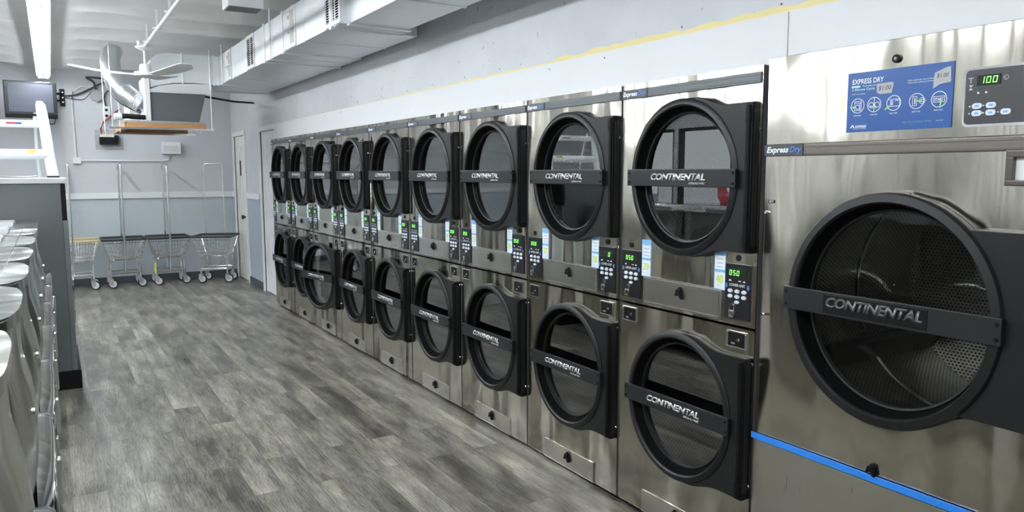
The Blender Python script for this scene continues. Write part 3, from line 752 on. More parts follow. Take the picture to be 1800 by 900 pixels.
o = seg_mb('100', .012, .018, .005, -.0095).build('display_digits', GREENLED, cp, loc=(.735, 0, 1.808))
MB().lathe([(.0065, -.0075), (.0055, -.0075)], (.803, 1.819), 20).box(.7995, .8035, -.0077, -.0073, 1.8185, 1.820).prism([(.704, 1.826), (.718, 1.826), (.718, 1.824), (.704, 1.824)], -.0077, -.007).prism([(.710, 1.824), (.712, 1.824), (.712, 1.812), (.710, 1.812)], -.0077, -.007).build('heat_print', mat('grey_panel_print', (.5,.5,.5), .5), cp)
MB().prism([(.706, 1.806), (.718, 1.806), (.712, 1.799)], -.0077, -.007).prism([(.706, 1.792), (.718, 1.792), (.712, 1.799)], -.0077, -.007).build('hourglass_print', MATS['grey_panel_print'], cp)
MB().cyl(.003, -.009, -.006, (.733, 1.783), 10).cyl(.003, -.009, -.006, (.754, 1.783), 10).build('indicator', WHITEP, cp)
for bx, bz in ((.720, 1.747), (.757, 1.747), (.720, 1.727), (.757, 1.727), (.796, 1.727)):
    MB().prism(rrect(bx-.001, bx+.026, bz-.008, bz+.008, .0078), -.011, -.006, .001).build('button', BTN, cp)
    MB().cyl(.0022, -.009, -.006, (bx-.008, bz), 8).build('indicator', WHITEP, cp)
    MB().box(bx+.007, bx+.018, -.0115, -.0105, bz-.003, bz+.003).build('button_print', STK_B, cp)
for k in range(3): MB().box(.860+.045*k, .885+.045*k, -.0077, -.006, 1.74, 1.80).build('print', MATS['grey_panel_print'], cp)
sl = MB().box(.822, 1.0, -.022, .001, 1.602, 1.622, .003).box(.822, 1.0, -.022, .001, 1.526, 1.542, .003).box(.822, .842, -.022, .001, 1.54, 1.604, .003).box(.98, 1.0, -.022, .001, 1.54, 1.604, .003).build('coin_slot_frame', mat('bronze_metal', (.11,.095,.085), .35, .6), big)
MB().box(.842, .98, -.006, .0, 1.542, 1.602).build('coin_slot_window', WHITEP, sl)
latch_mb(.475, .603, .8).build('latch', BLACKD, big)
MB().cyl(.006, -.009, .0, (.012, 1.418), 12).build('side_screw', CHROME, big)
MB().cyl(.006, -.009, .0, (.012, 1.04), 12).build('side_screw', CHROME, big)
MB().box(.019, .046, -.002, .0, 1.452, 1.464).build('rating_label', PANELBLK, big)
text('lettering', 'EI', .032, -.0025, 1.458, WHITEP, big, width=.016, height=.007)

# ------------------------------------------------------------------ washers on the left (front faces +X)
WZ = 1.235
def washer_outline(w, depth, bulge, n=14, ins=0.0, push=0.0):
    # local: front is -y ; x 0..w
    pts = []
    for k in range(n+1):
        u = k/n; x = w - ins - (w-2*ins)*u; e = abs(2*u-1)
        y = bulge*e**3 + .035*max(0, (e-.86)/.14)**2 - push*(1-e**3)
        pts.append((x, y))
    return [(w-ins, depth)] + pts + [(ins, depth)]
def loft_z(m, levels):
    rings = [[m.bm.verts.new((x, y, z)) for x, y in P] for P, z in levels]; n = len(rings[0])
    for a, b in zip(rings, rings[1:]):
        for i in range(n): m.bm.faces.new([a[i], a[(i+1)%n], b[(i+1)%n], b[i]])
    m.bm.faces.new(rings[0][::-1]); m.bm.faces.new(rings[-1]); return m
mat('black_porthole', (.010,.011,.012), .06)
def make_washer(label):
    W = .70
    t = thing('front_load_washer', label, 'washer', (-.083, 2.0, 0), PI/2, 'stainless front-load washers in the left row')
    out = washer_outline(W, .95, .045, 24, .004)
    b = loft_z(MB(), [(washer_outline(W, .95, .045, 24, .004, pu), z) for z, pu in ((.08, 0), (.30, .012), (.45, .024), (.66, .030), (.86, .024), (1.0, .008), (1.08, -.010), (WZ-.03, -.014))])
    b.build('body', STEEL_W, t, True, angle=30)
    MB().box(.03, W-.03, .12, .9, 0, .085).build('plinth', BLACKD, t)
    MB().prism_z(out, WZ-.03, WZ, .006).build('top', STEEL_W, t, True, angle=30)
    MB().box(.004, W-.004, .072, .077, WZ-.001, WZ+.0015).build('top_seam', CHROME, t)
    # raised rear dispenser lid
    MB().prism([(.20, WZ), (.52, WZ), (.50, WZ+.022), (.22, WZ+.022)], .135, .50, .004).build('soap_lid', mat('pale_lid_plastic', (.30,.32,.33), .4), t)
    # front: control band, door
    cx, cz = .35, .66
    ring = MB().lathe([(.262, -.01), (.258, -.042), (.248, -.052), (.235, -.052), (.215, -.038), (.20, -.030), (.20, -.005)], (cx, cz), 64)
    dr = ring.build('door', mat('door_ring_chrome', (.50,.50,.49), .10, 1.0), t, True)
    MB().lathe([(.0001, -.050), (.06, -.048), (.13, -.042), (.19, -.034), (.20, -.032)], (cx, cz), 48).build('glass', MATS['black_porthole'], dr, True)
    MB().box(cx+.215, cx+.250, -.062, -.040, cz-.08, cz+.06, .006).build('handle', CHROME, dr)
    MB().box(cx-.275, cx-.235, -.056, -.02, cz-.06, cz+.06, .004).build('hinge', CHROME, dr)
    MB().box(.24, .46, .004, .03, .12, .26, .004).build('drain_cover', BLACKP, t)
    MB().cyl(.009, -.016, .01, (.22, .97), 12).build('key_lock', CHROME, t)
    return t
wl = ['front-load washer with rounded steel top, touching the tall dark grey washer', 'front-load washer with rounded steel top, second from the tall dark grey washer', 'front-load washer with rounded steel top, third from the tall dark grey washer',
      'front-load washer with rounded steel top, fourth from the tall dark grey washer', 'front-load washer with rounded steel top, middle height of the left edge', 'front-load washer with wide bright steel top just above the nearest one', 'nearest front-load washer, cut by the left edge and bottom left corner']
ybase = [5.49, 4.79, 4.08, 3.38, 2.68, 1.98, 1.28]
w0 = make_washer(wl[0]); w0.location.y = ybase[0]
for i in range(1, 7):
    c = copy_tree(w0); c.location.y = ybase[i]; c['label'] = wl[i]
# tall dark washer
tw = thing('tall_washer', 'tall dark grey industrial washer with black base, white ladder on top', 'washer', (.056, 6.25, 0), PI/2)
DG = mat('dark_grey_enamel', (.105,.118,.120), .38)
MB().box(0, .95, 0, .95, .135, 1.49, .004).build('body', DG, tw)
MB().box(-.012, .962, -.042, .96, 1.492, 1.530, .005).build('top', mat('light_grey_lid', (.48,.50,.52), .4), tw)
MB().box(.0, .95, -.030, .0, 1.235, 1.488, .004).build('control_panel', BLACKD, tw)
MB().box(.0, .95, -.034, .0, .137, 1.228, .004).build('front_panel', mat('mid_grey_front', (.17,.185,.19), .4, .3), tw)
MB().box(-.008, .958, -.056, .90, 0, .134, .004).build('base', BLACKD, tw)
rg = MB().lathe([(.30, 0), (.295, -.012), (.26, -.016), (.23, -.012), (.22, -.008), (.0001, -.010)], (.48, .70), 48).build('door', CHROME, tw, True); rg.location = (0, -.034, 0)
MB().cyl(.012, -.018, 0, (.06, .165), 10).build('side_screw', CHROME, tw)
# ladder
LP = mat('white_ladder_plastic', (.80,.81,.82), .35)
ld = thing('step_ladder', 'white plastic step ladder standing on the tall grey washer', 'ladder', (-.30, 6.62, 1.531), 0)
def flat_tube(m, pts, hw, hd):
    rings = []
    pts = [Vector(p) for p in pts]
    for i, p in enumerate(pts):
        hwk = hw[i] if isinstance(hw, list) else hw
        k = .35
        loop = [(-1, -k), (-k*1.4, -1), (k*1.4, -1), (1, -k), (1, k), (k*1.4, 1), (-k*1.4, 1), (-1, k)]
        rings.append([m.bm.verts.new(p + Vector((q[0]*hwk, q[1]*hd, 0))) for q in loop])
    for i in range(len(rings)-1):
        for k in range(8): m.bm.faces.new([rings[i][k], rings[i][(k+1)%8], rings[i+1][(k+1)%8], rings[i+1][k]])
    m.bm.faces.new(rings[0][::-1]); m.bm.faces.new(rings[-1]); return m
for sgn in (1, -1):
    P = [(sgn*.318, -.03, .012), (sgn*.303, -.02, .15), (sgn*.288, -.01, .33), (sgn*.275, 0, .46), (sgn*.268, 0, .535), (sgn*.262, 0, .560)]
    flat_tube(MB(), P, [.037, .036, .036, .036, .032, .018], .022).build('rail', LP, ld, True)
    MB().box(sgn*.318-.040, sgn*.318+.040, -.055, -.005, 0, .014, .003).build('foot', RUB, ld)
    flat_tube(MB(), [(sgn*.235, .20, .0), (sgn*.225, .14, .20), (sgn*.228, .04, .45)], .012, .012).build('rear_leg', LP, ld, True)
MB().box(-.275, .275, -.03, .03, .365, .418, .012).build('top_step', LP, ld)
MB().tube([(-.29, -.015, .172), (.29, -.015, .172)], .037, 14).build('rung', LP, ld, True)
MB().box(.045, .10, -.032, -.029, .388, .402).build('red_label', mat('label_red', (.55,.10,.10), .5), ld, loc=(.005,0,0))
MB().box(.10, .14, -.032, -.029, .388, .402).build('blue_label', mat('label_blue', (.08,.12,.45), .5), ld, loc=(.005,0,0))
MB().box(.165, .225, -.0535, -.045, .183, .205).build('yellow_tape', mat('label_yellow', (.75,.72,.15), .5), ld)
# scraps on top of the tall washer
tag(MB().tube([(-.60, 6.32, 1.537), (-.32, 6.31, 1.540), (-.15, 6.30, 1.538), (-.08, 6.31, 1.545)], .006, 8).build('metal_rod', mat('dull_rod', (.25,.25,.25), .35, .8), None, True), 'thin dark metal rod lying on the tall grey washer below the ladder', 'rod')
tag(MB().box(-.45, -.30, 6.28, 6.34, 1.531, 1.549, .006).build('hand_tool', mat('grey_tool', (.30,.31,.32), .4, .4)), 'small flat grey tool lying on the tall grey washer at the left edge', 'tool')

# ------------------------------------------------------------------ laundry carts
def arc(c, r, a0, a1, n, f):
    return [f(c[0]+r*math.cos(a0+(a1-a0)*k/n), c[1]+r*math.sin(a0+(a1-a0)*k/n)) for k in range(n+1)]
def make_cart(label, rimmat, W=.56, D=.50, pole_x=.0, group='wire laundry carts along the back wall'):
    t = thing('laundry_cart', label, 'cart', (0,0,0), 0, group)
    zt, zb = .665, .405
    # basket: top rim bigger than bottom
    tx, ty, bx, by = W/2, D/2, W/2-.075, D/2-.06
    rim = MB().tube([(-tx,-ty,zt), (tx,-ty,zt), (tx,ty,zt), (-tx,ty,zt), (-tx,-ty,zt)], .017, 8)
    rim.build('rim_bumper', rimmat, t, True)
    b = MB()
    def ring(z):
        k = (zt-z)/(zt-zb); X = tx+(bx-tx)*k; Y = ty+(by-ty)*k
        return [(-X,-Y,z), (X,-Y,z), (X,Y,z), (-X,Y,z), (-X,-Y,z)]
    for z, r in ((.62,.004), (.57,.0028), (.515,.0028), (.46,.004), (zb,.005)):
        P = ring(z)
        for i in range(4): b.tube([P[i], P[i+1]], r, 5)
    T, Bt = ring(zt), ring(zb)
    for i in range(4):
        n = 13 if i % 2 == 0 else 11
        for k in range(n+1):
            u = k/n; p = Vector(T[i]).lerp(Vector(T[i+1]), u); q = Vector(Bt[i]).lerp(Vector(Bt[i+1]), u); b.tube([p, q], .0026, 4, False)
    for k in range(12):
        u = -bx+2*bx*k/11; b.tube([(u,-by,zb), (u,by,zb)], .0026, 4, False)
    for k in range(9):
        u = -by+2*by*k/8; b.tube([(-bx,u,zb), (bx,u,zb)], .0026, 4, False)
    b.build('wire_basket', CHROME, t)
    fx = W/2-.085
    fr = MB()
    for sy_ in (-1, 1):
        y = sy_*(D/2-.08)
        P = [(-fx, y, .15), (-fx, y, .30)] + [(-fx+.06-.06*math.cos(a), y, .33+.06*math.sin(a)) for a in (0.3,.8,1.2,PI/2)] + [(fx-.06+.06*math.sin(a), y, .33+.06*math.cos(a)) for a in (0,.4,.8,1.3)] + [(fx, y, .30), (fx, y, .15)]
        fr.tube(P, .011, 8)
        fr.tube([(-fx, y, .205), (fx, y, .205)], .009, 8)
        fr.tube([(pole_x, y, .205), (pole_x, y, .395)], .008, 8)
    for sx_ in (-1, 1): fr.tube([(sx_*fx, -(D/2-.08), .205), (sx_*fx, D/2-.08, .205)], .009, 8)
    for k in (-.1, .1): fr.tube([(k, -(D/2-.08), .39), (k, D/2-.08, .39)], .006, 6)
    fr.build('frame', CHROME, t, True)
    py = D/2+.004
    P = [(pole_x, -py, .40), (pole_x, -py, 1.62)] + [(pole_x, -py+.05-.05*math.cos(a), 1.64+.05*math.sin(a)) for a in (.4,.9,PI/2)] + [(pole_x, py-.05+.05*math.sin(a), 1.64+.05*math.cos(a)) for a in (0,.5,1.1)] + [(pole_x, py, 1.62), (pole_x, py, .22)]
    MB().tube(P, .0125, 10).build('garment_rail', CHROME, t, True)
    for sx_ in (-1, 1):
        for sy_ in (-1, 1):
            x, y = sx_*fx, sy_*(D/2-.08); a = random.uniform(-.5, .5)
            c = MB().tube([(0,0,.155), (0,0,.12)], .014, 8).box(-.028, .028, -.020, -.014, .05, .128).box(-.028, .028, .014, .020, .05, .128).box(-.028, .028, -.02, .02, .118, .128)
            c = c.build('caster', mat('caster_steel', (.55,.55,.55), .35, .8), t, loc=(x, y, 0), rotz=a)
            MB().cyl(.0615, -.012, .012, (.02, .0625), 24, 'y', .004).build('tyre', RUB, c, True)
            MB().cyl(.047, -.0145, .0145, (.02, .0625), 24, 'y', .003).build('wheel', mat('pale_wheel', (.72,.73,.74), .5), c, True)
    return t
BUMP = mat('black_rim_bumper', (.035,.037,.042), .45)
GOLD = mat('yellowed_rim_bumper', (.62,.52,.30), .4)
c2 = make_cart('wire laundry cart with black rim, second from the grey washer', BUMP, .53)
c2.location = (.805, 11.66, 0)
c3 = copy_tree(c2); c3.location = (1.372, 11.66, 0); c3['label'] = 'wire laundry cart with black rim and yellow tape on one front leg'
MB().tube([(-.195, -.17, .17), (-.195, -.17, .32)], .0135, 8).build('yellow_tape', MATS['label_yellow'], c3)
c4 = copy_tree(c2); c4.location = (1.99, 11.50, 0); c4.rotation_euler = (0,0,-.42); c4['label'] = 'wire laundry cart turned at an angle in the corner beside the cream door'
c1 = make_cart('wire laundry cart with yellowed rim, half hidden behind the tall grey washer', GOLD, .50, .50, -.06)
c1.location = (.255, 11.66, 0)
for ch in c4.children:
    if ch.name.startswith('garment_rail'): ch.rotation_euler = (0,0,PI/2-.0); ch.scale = (1, .50, 1)

# ------------------------------------------------------------------ wall fixtures on the back wall
tv = thing('television', 'black flat television mounted high on the back wall', 'television', (-.155, 11.45, 2.49), 0)
tv.rotation_euler = (.06, 0, .10)
MB().box(-.285, .285, -.035, .035, -.235, .225, .012).build('casing', mat('tv_casing', (.025,.027,.03), .25), tv)
MB().box(-.24, .24, -.0375, -.034, -.155, .195).build('screen', mat('tv_screen', (.07,.075,.10), .5), tv)
MB().box(-.275, .275, -.045, -.030, -.232, -.175, .006).build('speaker_bar', BLACKD, tv)
MB().box(.015, .048, -.0458, -.0448, -.172, -.164).build('silver_badge', WHITEP, tv)
MB().box(-.15, .15, .035, .075, -.15, .12, .01).build('back_cover', BLACKD, tv)
br_ = thing('television_bracket', 'black swing-arm bracket holding the television to the wall', 'bracket', (.20, BY, 2.575), 0)
MB().box(-.03, .03, -.02, -.001, -.115, .115, .004).build('wall_plate', BLACKD, br_)
MB().tube([(-.01, -.02, .05), (-.12, -.22, .03), (-.22, -.44, -.02)], .016, 8).tube([(-.01, -.02, -.05), (-.12, -.22, -.05), (-.22, -.44, -.07)], .016, 8).build('arm', BLACKD, br_, True)
for z in (-.06, 0, .07): MB().cyl(.011, -.028, -.019, (.005, z), 10).build('bolt', CHROME, br_)
tag(MB().prism(rrect(.558, .901, 1.893, 2.160, .01), BY-.012, BY-.0005).build('backing_board', wall_mat('grey_board', (.42,.43,.46))), 'grey square backing board on the back wall behind the black power unit', 'board')
ab = thing('power_unit', 'black and cream power unit on grey backing board', 'power unit', (.72, BY-.013, 2.01), 0)
MB().box(-.115, .115, -.10, 0, -.05, .045, .006).build('case', BLACKD, ab)
MB().box(-.105, .07, -.085, -.005, .046, .085, .006).build('battery_top', mat('cream_plastic', (.75,.74,.62), .5), ab)
MB().box(.08, .125, -.06, -.005, -.01, .075, .004).build('terminal_block', BLACKP, ab)
tag(MB().tube([(.64, BY-.07, 2.10), (.63, BY-.06, 2.17), (.67, BY-.05, 2.26), (.78, BY-.06, 2.36), (.88, BY-.12, 2.45)], .012, 8).build('red_cable', mat('red_cable_sheath', (.28,.04,.05), .4), None, True), 'dark red cable curving up from the black power unit', 'cable')
ol = thing('wall_outlet', 'white duplex outlet box on back wall above the power unit', 'outlet', (.715, BY, 2.39), 0)
MB().box(-.05, .05, -.045, -.001, -.09, .09, .006).build('box', WHITE, ol)
MB().cyl(.02, -.05, -.044, (0, .04), 14).cyl(.02, -.05, -.044, (0, -.04), 14).build('socket', BLACKP, ol)
tag(MB().lathe([(.085, -.001), (.085, -.05), (.07, -.06), (.0001, -.062)], (.61, 2.617), 8).build('junction_box', mat('grey_jbox', (.42,.43,.45), .5), None, loc=(0, BY, 0)), 'eight-sided grey junction box high on the back wall beside the flexible duct', 'junction box')
eb = thing('emergency_light_box', 'white rectangular box with cable below the hanging air unit', 'electrical box', (1.515, BY, 1.92), 0)
MB().box(-.125, .125, -.08, -.001, -.085, .085, .008).build('case', WHITE, eb)
MB().box(-.10, .09, -.084, -.079, -.05, .03, .002).build('cover', mat('pale_grey_plastic', (.62,.63,.64), .5), eb)
cn = thing('conduit_run', 'white surface conduit with small box running along the back wall', 'conduit', (0,0,0), 0)
MB().tube([(.62, BY-.02, 2.74), (.42, BY-.02, 2.73), (.33, BY-.02, 2.66), (.31, BY-.02, 2.55), (.315, BY-.02, 1.78)], .011, 8).build('pipe', WHITE, cn, True)
MB().tube([(.37, BY-.02, 1.735), (1.40, BY-.02, 1.735), (1.49, BY-.02, 1.755), (1.515, BY-.02, 1.833)], .011, 8).build('pipe', WHITE, cn, True)
MB().box(.275, .37, BY-.045, BY-.001, 1.69, 1.78, .005).build('box', WHITE, cn)
CB = mat('dark_cable', (.05,.05,.055), .5)
def cable(name, pts, r, m, label):
    P = [Vector(p) for p in pts]; Q = []
    for i in range(len(P)-1):
        p0, p1, p2, p3 = P[max(i-1,0)], P[i], P[i+1], P[min(i+2, len(P)-1)]
        for k in range(6):
            u = k/6; Q.append(.5*((2*p1)+(-p0+p2)*u+(2*p0-5*p1+4*p2-p3)*u*u+(-p0+3*p1-3*p2+p3)*u**3))
    Q.append(P[-1])
    return tag(MB().tube(Q, r, 7).build(name, m, None, True), label, 'cable')
cable('cable', [(.22, BY-.03, 2.60), (.36, BY-.04, 2.62), (.52, BY-.04, 2.70), (.70, BY-.05, 2.80), (.90, BY-.08, 2.84)], .011, CB, 'black cable from the television bracket up toward the ceiling duct')
cable('cable', [(.22, BY-.03, 2.58), (.34, BY-.03, 2.56), (.46, BY-.03, 2.57), (.55, BY-.03, 2.68)], .005, CB, 'thin loose wire sagging beside the television bracket')
cable('cable', [(.715, BY-.03, 2.48), (.70, BY-.03, 2.60), (.76, BY-.04, 2.70), (.93, BY-.06, 2.72)], .009, CB, 'grey cable rising from the wall outlet')
cable('cable', [(.60, BY-.04, 2.70), (.58, BY-.05, 2.80), (.50, BY-.06, 2.86), (.80, BY-.1, 2.84)], .014, CB, 'thick dark cable above the eight-sided junction box')
cable('cable', [(.10, 11.50, 2.26), (.08, 11.6, 2.20), (.0, 11.7, 2.22), (-.03, 11.6, 2.28)], .006, CB, 'short black lead looping under the television')

# ------------------------------------------------------------------ main duct
XL, ZB, ZT = 1.667, 2.53, 2.842
ductn = thing('main_duct', 'long galvanised rectangular air duct running above the dryers', 'duct', (0,0,0), 0)
secs = [(6.90, 9.62, 2.335), (6.30, 6.90, 2.335), (5.08, 6.29, 2.30), (4.88, 5.07, 2.16), (3.2, 4.87, 2.14), (1.6, 3.19, 2.10), (-.2, 1.59, 2.10), (-3.4, -.21, 2.10)]
for i, (a, b, xr) in enumerate(secs):
    xl = XL if a > 4.8 else XL+.055
    q = MB().box(xl, xr, a, b, ZB, ZT, .003)
    q.build('duct_section', GALV, ductn)
    MB().box(xl-.010, xr+.012, b-.03, b+.012, ZB-.014, ZT+.01, .003).build('flange', GALV, ductn)
    MB().box(xl-.004, xr+.004, (a+b)/2-.012, (a+b)/2+.012, ZB-.006, ZT+.004, .002).build('seam_band', GALV, ductn)
def vent(y0, y1, kind, label):
    v = thing('supply_vent' if kind else 'blocked_vent', label, 'vent', (XL-.001, (y0+y1)/2, (ZB+ZT)/2), -PI/2, None)
    hw = (y1-y0)/2; hh = (ZT-ZB)/2-.003; b = .028
    f = MB().box(-hw, hw, -.008, 0, -hh, -hh+b, .002).box(-hw, hw, -.008, 0, hh-b, hh, .002).box(-hw, -hw+b, -.008, 0, -hh+b, hh-b, .002).box(hw-b, hw, -.008, 0, -hh+b, hh-b, .002)
    f.build('frame', WHITE, v)
    MB().box(-.008, .008, -.007, 0, -hh+b, hh-b).build('mullion', WHITE, v)
    if kind:
        MB().box(-hw+b, hw-b, -.002, -.0005, -hh+b, hh-b).build('backing', mat('vent_darkness', (.006,.006,.006), 1.0, spec=0), v)  # black sheet stands in for the shaded depth behind the slats
        sl = MB(); n = 15
        for k in range(n):
            z = -hh+b+(2*hh-2*b)*(k+.5)/n
            sl.box(-hw+b, -.008, -.005, -.002, z-.0016, z+.0022); sl.box(.008, hw-b, -.005, -.002, z-.0016, z+.0022)
        sl.build('louvre', WHITE, v)
    else:
        MB().box(-hw+b, -.008, -.006, -.001, -hh+b, hh-b).build('backing', WHITE, v)
        MB().box(.008, hw-b, -.004, -.001, -hh+b, hh-b).build('backing', mat('worn_cardboard', (.52,.50,.44), .7), v)
        MB().box(-hw+b, hw-b, -.012, -.006, -.010, .010).build('crossbar', WHITE, v)
        MB().box(-.05, -.012, -.008, -.006, .07, .10).box(-.045, -.015, -.008, -.006, -.04, -.02).build('stain', mat('rust_stain', (.45,.36,.22), .7), v)
    return v
vent(8.31, 8.60, 0, 'white grille with panelled-over openings, farthest on the duct side')
vent(7.27, 7.58, 1, 'white louvred vent on the duct, the farther of the two louvred ones')
vent(5.90, 6.22, 0, 'white grille with tan panelled-over openings, middle of the duct side')
vent(4.86, 5.18, 1, 'white louvred vent on the duct cut by the top edge of the photo')
# hanger straps
for y, l in ((8.72, 'metal hanger strap at the far bend of the duct'), (6.62, 'metal hanger strap holding the duct between the louvred vent and tan grille')):
    tag(MB().tube([(XL-.018, y, ZB-.012), (XL-.018, y, CZ-.008)], .008, 6).box(XL-.03, XL+.25, y-.012, y+.012, ZB-.022, ZB-.015).build('duct_hanger', WHITE), l, 'hanger')
# branch and elbow
br2 = thing('branch_duct', 'galvanised branch duct with rounded elbow down to the air unit', 'duct', (0,0,0), 0)
bx0, byf, byb = .985, 8.98, 9.50
P = [(1.666, 2.53), (1.666, 2.842), (1.15, 2.842)] + [(1.15-.185*math.sin(a), 2.842-.13+.13*math.cos(a)) for a in (.3,.6,.9,1.2,PI/2)] + [(.965, 2.47)] + [(1.06, 2.505), (1.20, 2.53), (1.40, 2.54)]
MB().prism(P, byf, byb, .004).build('elbow', GALV, br2)
for x in (1.28, 1.56, 1.60): MB().box(x, x+.018, byf-.012, byb+.01, 2.52, 2.852, .003).build('seam_band', GALV, br2)
MB().prism([(.958, 2.42), (1.58, 2.42), (1.58, 2.535), (1.40, 2.53), (1.20, 2.52), (1.06, 2.495), (.958, 2.45)], byf-.006, byf+.004).build('skirt', GALV, br2)
pn = thing('air_unit', 'hanging air handler with tapered grey metal plenum and flexible ducts', 'air handler', (0,0,0), 0)
PD = mat('dull_plenum_metal', (.13,.14,.145), .5, .3)
MB().prism([(.955, 2.12), (1.44, 2.12), (1.535, 2.50), (.955, 2.50)], byf+.006, byb-.02, .003).build('plenum', PD, pn)
MB().box(.905, .957, byf-.02, byb, 2.10, 2.58, .004).build('plenum_flange', WHITE, pn)
MB().box(.70, 1.50, byf-.03, 10.3, 2.095, 2.118, .003).build('pan', mat('pan_metal', (.45,.47,.48), .4, .8), pn)
MB().box(.80, 1.42, 9.56, 10.25, 2.12, 2.50, .01).build('unit_case', mat('unit_case_paint', (.58,.57,.52), .5), pn)
MB().box(.72, 1.50, byf-.05, byf, 2.045, 2.094, .003).box(.72, 1.50, 10.25, 10.30, 2.045, 2.094, .003).box(.70, .75, byf, 10.25, 2.045, 2.094).build('wood_frame', WOODM, pn)
m_ = MB().box(.55, 1.58, byf-.06, byf-.03, 2.025, 2.044).box(.55, 1.58, 10.2, 10.23, 2.025, 2.044)
m_.tube([(.60, byf-.04, 2.03), (.60, 10.22, 2.03)], .01, 6); m_.build('support_channel', CHROME, pn)
for x, y in ((.585, byf-.045), (1.56, byf-.045), (.585, 10.21), (.70, 9.6), (1.56, 10.21)): MB().tube([(x, y, 2.02), (x, y, 2.90)], .006, 6).build('hanger_rod', mat('pale_rod', (.70,.70,.68), .4, .3), pn)
MB().cyl(.011, byf-.05, byf-.03, (1.44, 2.005), 10).build('bolt', CHROME, pn)
def corrug(pts, r, n):
    Q = []; P = [Vector(p) for p in pts]
    for i in range(len(P)-1):
        p0, p1, p2, p3 = P[max(i-1,0)], P[i], P[i+1], P[min(i+2, len(P)-1)]
        for k in range(n):
            u = k/n; Q.append(.5*((2*p1)+(-p0+p2)*u+(2*p0-5*p1+4*p2-p3)*u*u+(-p0+3*p1-3*p2+p3)*u**3))
    Q.append(P[-1]); return MB().tube(Q, r, 16, True, [r*(1+.045*(k % 2)) for k in range(len(Q))])
corrug([(.68, 9.7, 2.93), (.64, 9.6, 2.80), (.66, 9.5, 2.62), (.74, 9.35, 2.45), (.82, 9.25, 2.36), (.90, 9.22, 2.30)], .098, 16).build('flexible_duct', mat('foil_duct', (.70,.72,.74), .32, 1.0), pn, True)
corrug([(.60, 9.75, 2.93), (.575, 9.6, 2.70), (.60, 9.45, 2.50), (.70, 9.3, 2.33), (.88, 9.2, 2.22)], .020, 7).build('refrigerant_line', CB, pn, True)
MB().tube([(.62, byf-.01, 2.15), (.72, byf-.01, 2.16), (.9, byf-.01, 2.15)], .028, 10).build('drain_pipe', BLACKP, pn, True)
MB().cyl(.035, .60, .68, (byf-.01, 2.15), 12, 'x').build('pipe_cap', WHITE, pn, True)
MB().tube([(1.50, 9.6, 2.47), (2.0, 9.9, 2.44), (2.30, 10.2, 2.46)], .012, 8).build('dark_pipe', BLACKD, pn, True)

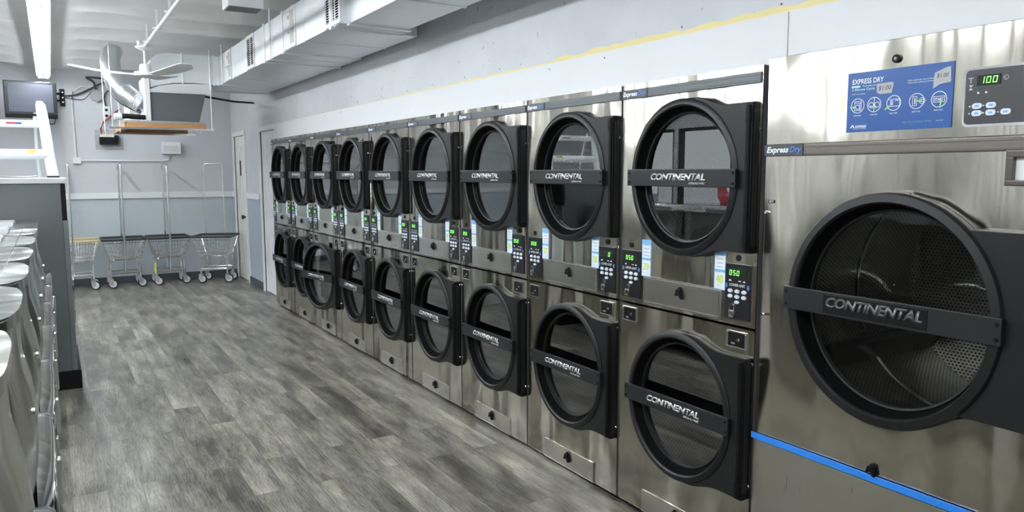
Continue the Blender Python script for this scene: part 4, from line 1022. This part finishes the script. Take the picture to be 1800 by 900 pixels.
# ------------------------------------------------------------------ ceiling fan, conduit, hanging unit
fan = thing('ceiling_fan', 'white three-blade ceiling fan hanging in front of the duct elbow', 'fan', (.816, 7.91, 2.469), 0)
fan.scale = (.947, .947, .947)
MB().lathe([(.0001, .235), (.030, .237), (.052, .248), (.078, .262), (.082, .274), (.062, .284), (.034, .298), (.0001, .300)], (0,0), 28, axis='z').cyl(.018, .29, .33, (-.045, 0), 12, 'z').build('canopy', WHITE, fan, True)
MB().tube([(0,0,.06), (0,0,.24)], .012, 10).build('downrod', WHITE, fan, True)
MB().lathe([(.0001, .11), (.045, .105), (.052, .09), (.055, .035), (.10, .03), (.108, .015), (.105, -.005), (.085, -.018), (.0001, -.022)], (0,0), 32, axis='z').build('motor', WHITE, fan, True)
for a in (PI, -PI/3, PI/3):
    b = MB(); n = 12; top = []; 
    for k in range(n+1):
        u = k/n; r = .085+.575*u; hw = .024+.052*math.sin(min(1, u*1.25)*PI/2)
        if u > .85: hw *= math.sqrt(max(.02, 1-((u-.85)/.15)**2))
        tw_ = -.30*(1-.35*u); z = .01+.055*u*u; ca, sa = math.cos(a), math.sin(a)
        for sgn in (-1, 1):
            x, y = r, sgn*hw; top.append((x*ca-y*sa, x*sa+y*ca, z+sgn*hw*math.sin(tw_)))
    vt = [b.bm.verts.new(p) for p in top]; vb = [b.bm.verts.new((p[0], p[1], p[2]-.006)) for p in top]
    for k in range(n):
        i = 2*k
        b.bm.faces.new([vt[i], vt[i+1], vt[i+3], vt[i+2]]); b.bm.faces.new([vb[i], vb[i+2], vb[i+3], vb[i+1]])
        b.bm.faces.new([vt[i], vt[i+2], vb[i+2], vb[i]]); b.bm.faces.new([vt[i+1], vb[i+1], vb[i+3], vt[i+3]])
    b.bm.faces.new([vt[0], vb[0], vb[1], vt[1]]); b.bm.faces.new([vt[-2], vt[-1], vb[-1], vb[-2]])
    b.build('blade', WHITE, fan, True)
cc = thing('ceiling_conduit', 'white conduit pipe running along the ceiling to the fan', 'conduit', (0,0,0), 0)
MB().tube([(.816, 7.89, 2.733), (.822, -1.0, 2.733)], .013, 8).build('pipe', WHITE, cc, True)
for y in (7.7, 6.95, 6.2): MB().box(.79, .855, y-.012, y+.012, 2.735, 2.752, .003).box(.815, .829, y-.006, y+.006, 2.75, 2.90).build('clamp', WHITE, cc)
hu = thing('hanging_speaker', 'grey square unit with white edges hanging from the ceiling at the top of the photo', 'speaker', (1.33, 6.12, 2.80), 0)
MB().box(-.13, .13, -.11, .11, 0, .10, .004).build('housing', WHITE, hu)
MB().box(-.118, .118, -.098, .098, -.002, .001).build('grille', mat('dark_grille', (.14,.15,.15), .5), hu)
MB().tube([(0,0,.1), (0,0,.20)], .01, 6).build('hanger_rod', WHITE, hu)

# ------------------------------------------------------------------ outside, seen only through the storefront windows
MB().box(-45, LX-.2, -30, 45, -.25, -.15).build('ground', wall_mat('asphalt', (.22,.22,.23)), kind='structure')
def car(label, loc, rotz, m):
    t = thing('parked_car', label, 'car', loc, rotz)
    P = [(-2.1,.35), (-2.15,.65), (-2.05,.85), (-1.3,.95), (-.75,1.38), (.6,1.42), (1.3,1.0), (2.0,.92), (2.15,.6), (2.1,.35)]
    MB().prism(P, -.85, .85, .06).build('body', m, t)
    MB().prism([(-1.15,.97), (-.70,1.33), (.55,1.36), (1.1,1.0)], -.865, .865).build('windows', BLACKP, t)
    for x in (-1.3, 1.3):
        for y in (-.78, .78): MB().cyl(.32, y-.1, y+.1, (x, .33), 20).build('wheel', RUB, t)
    return t
car('white car parked outside, mirrored in the glass of dryer 39', (-12.3, 17.2, -.15), 2.3, mat('white_car_paint', (.75,.77,.8), .25))
car('red car parked outside behind the white car', (-16.5, 21.0, -.15), 2.1, mat('red_car_paint', (.5,.04,.05), .3))
SC.cycles.max_bounces = 10; SC.cycles.transparent_max_bounces = 12; SC.cycles.glossy_bounces = 6
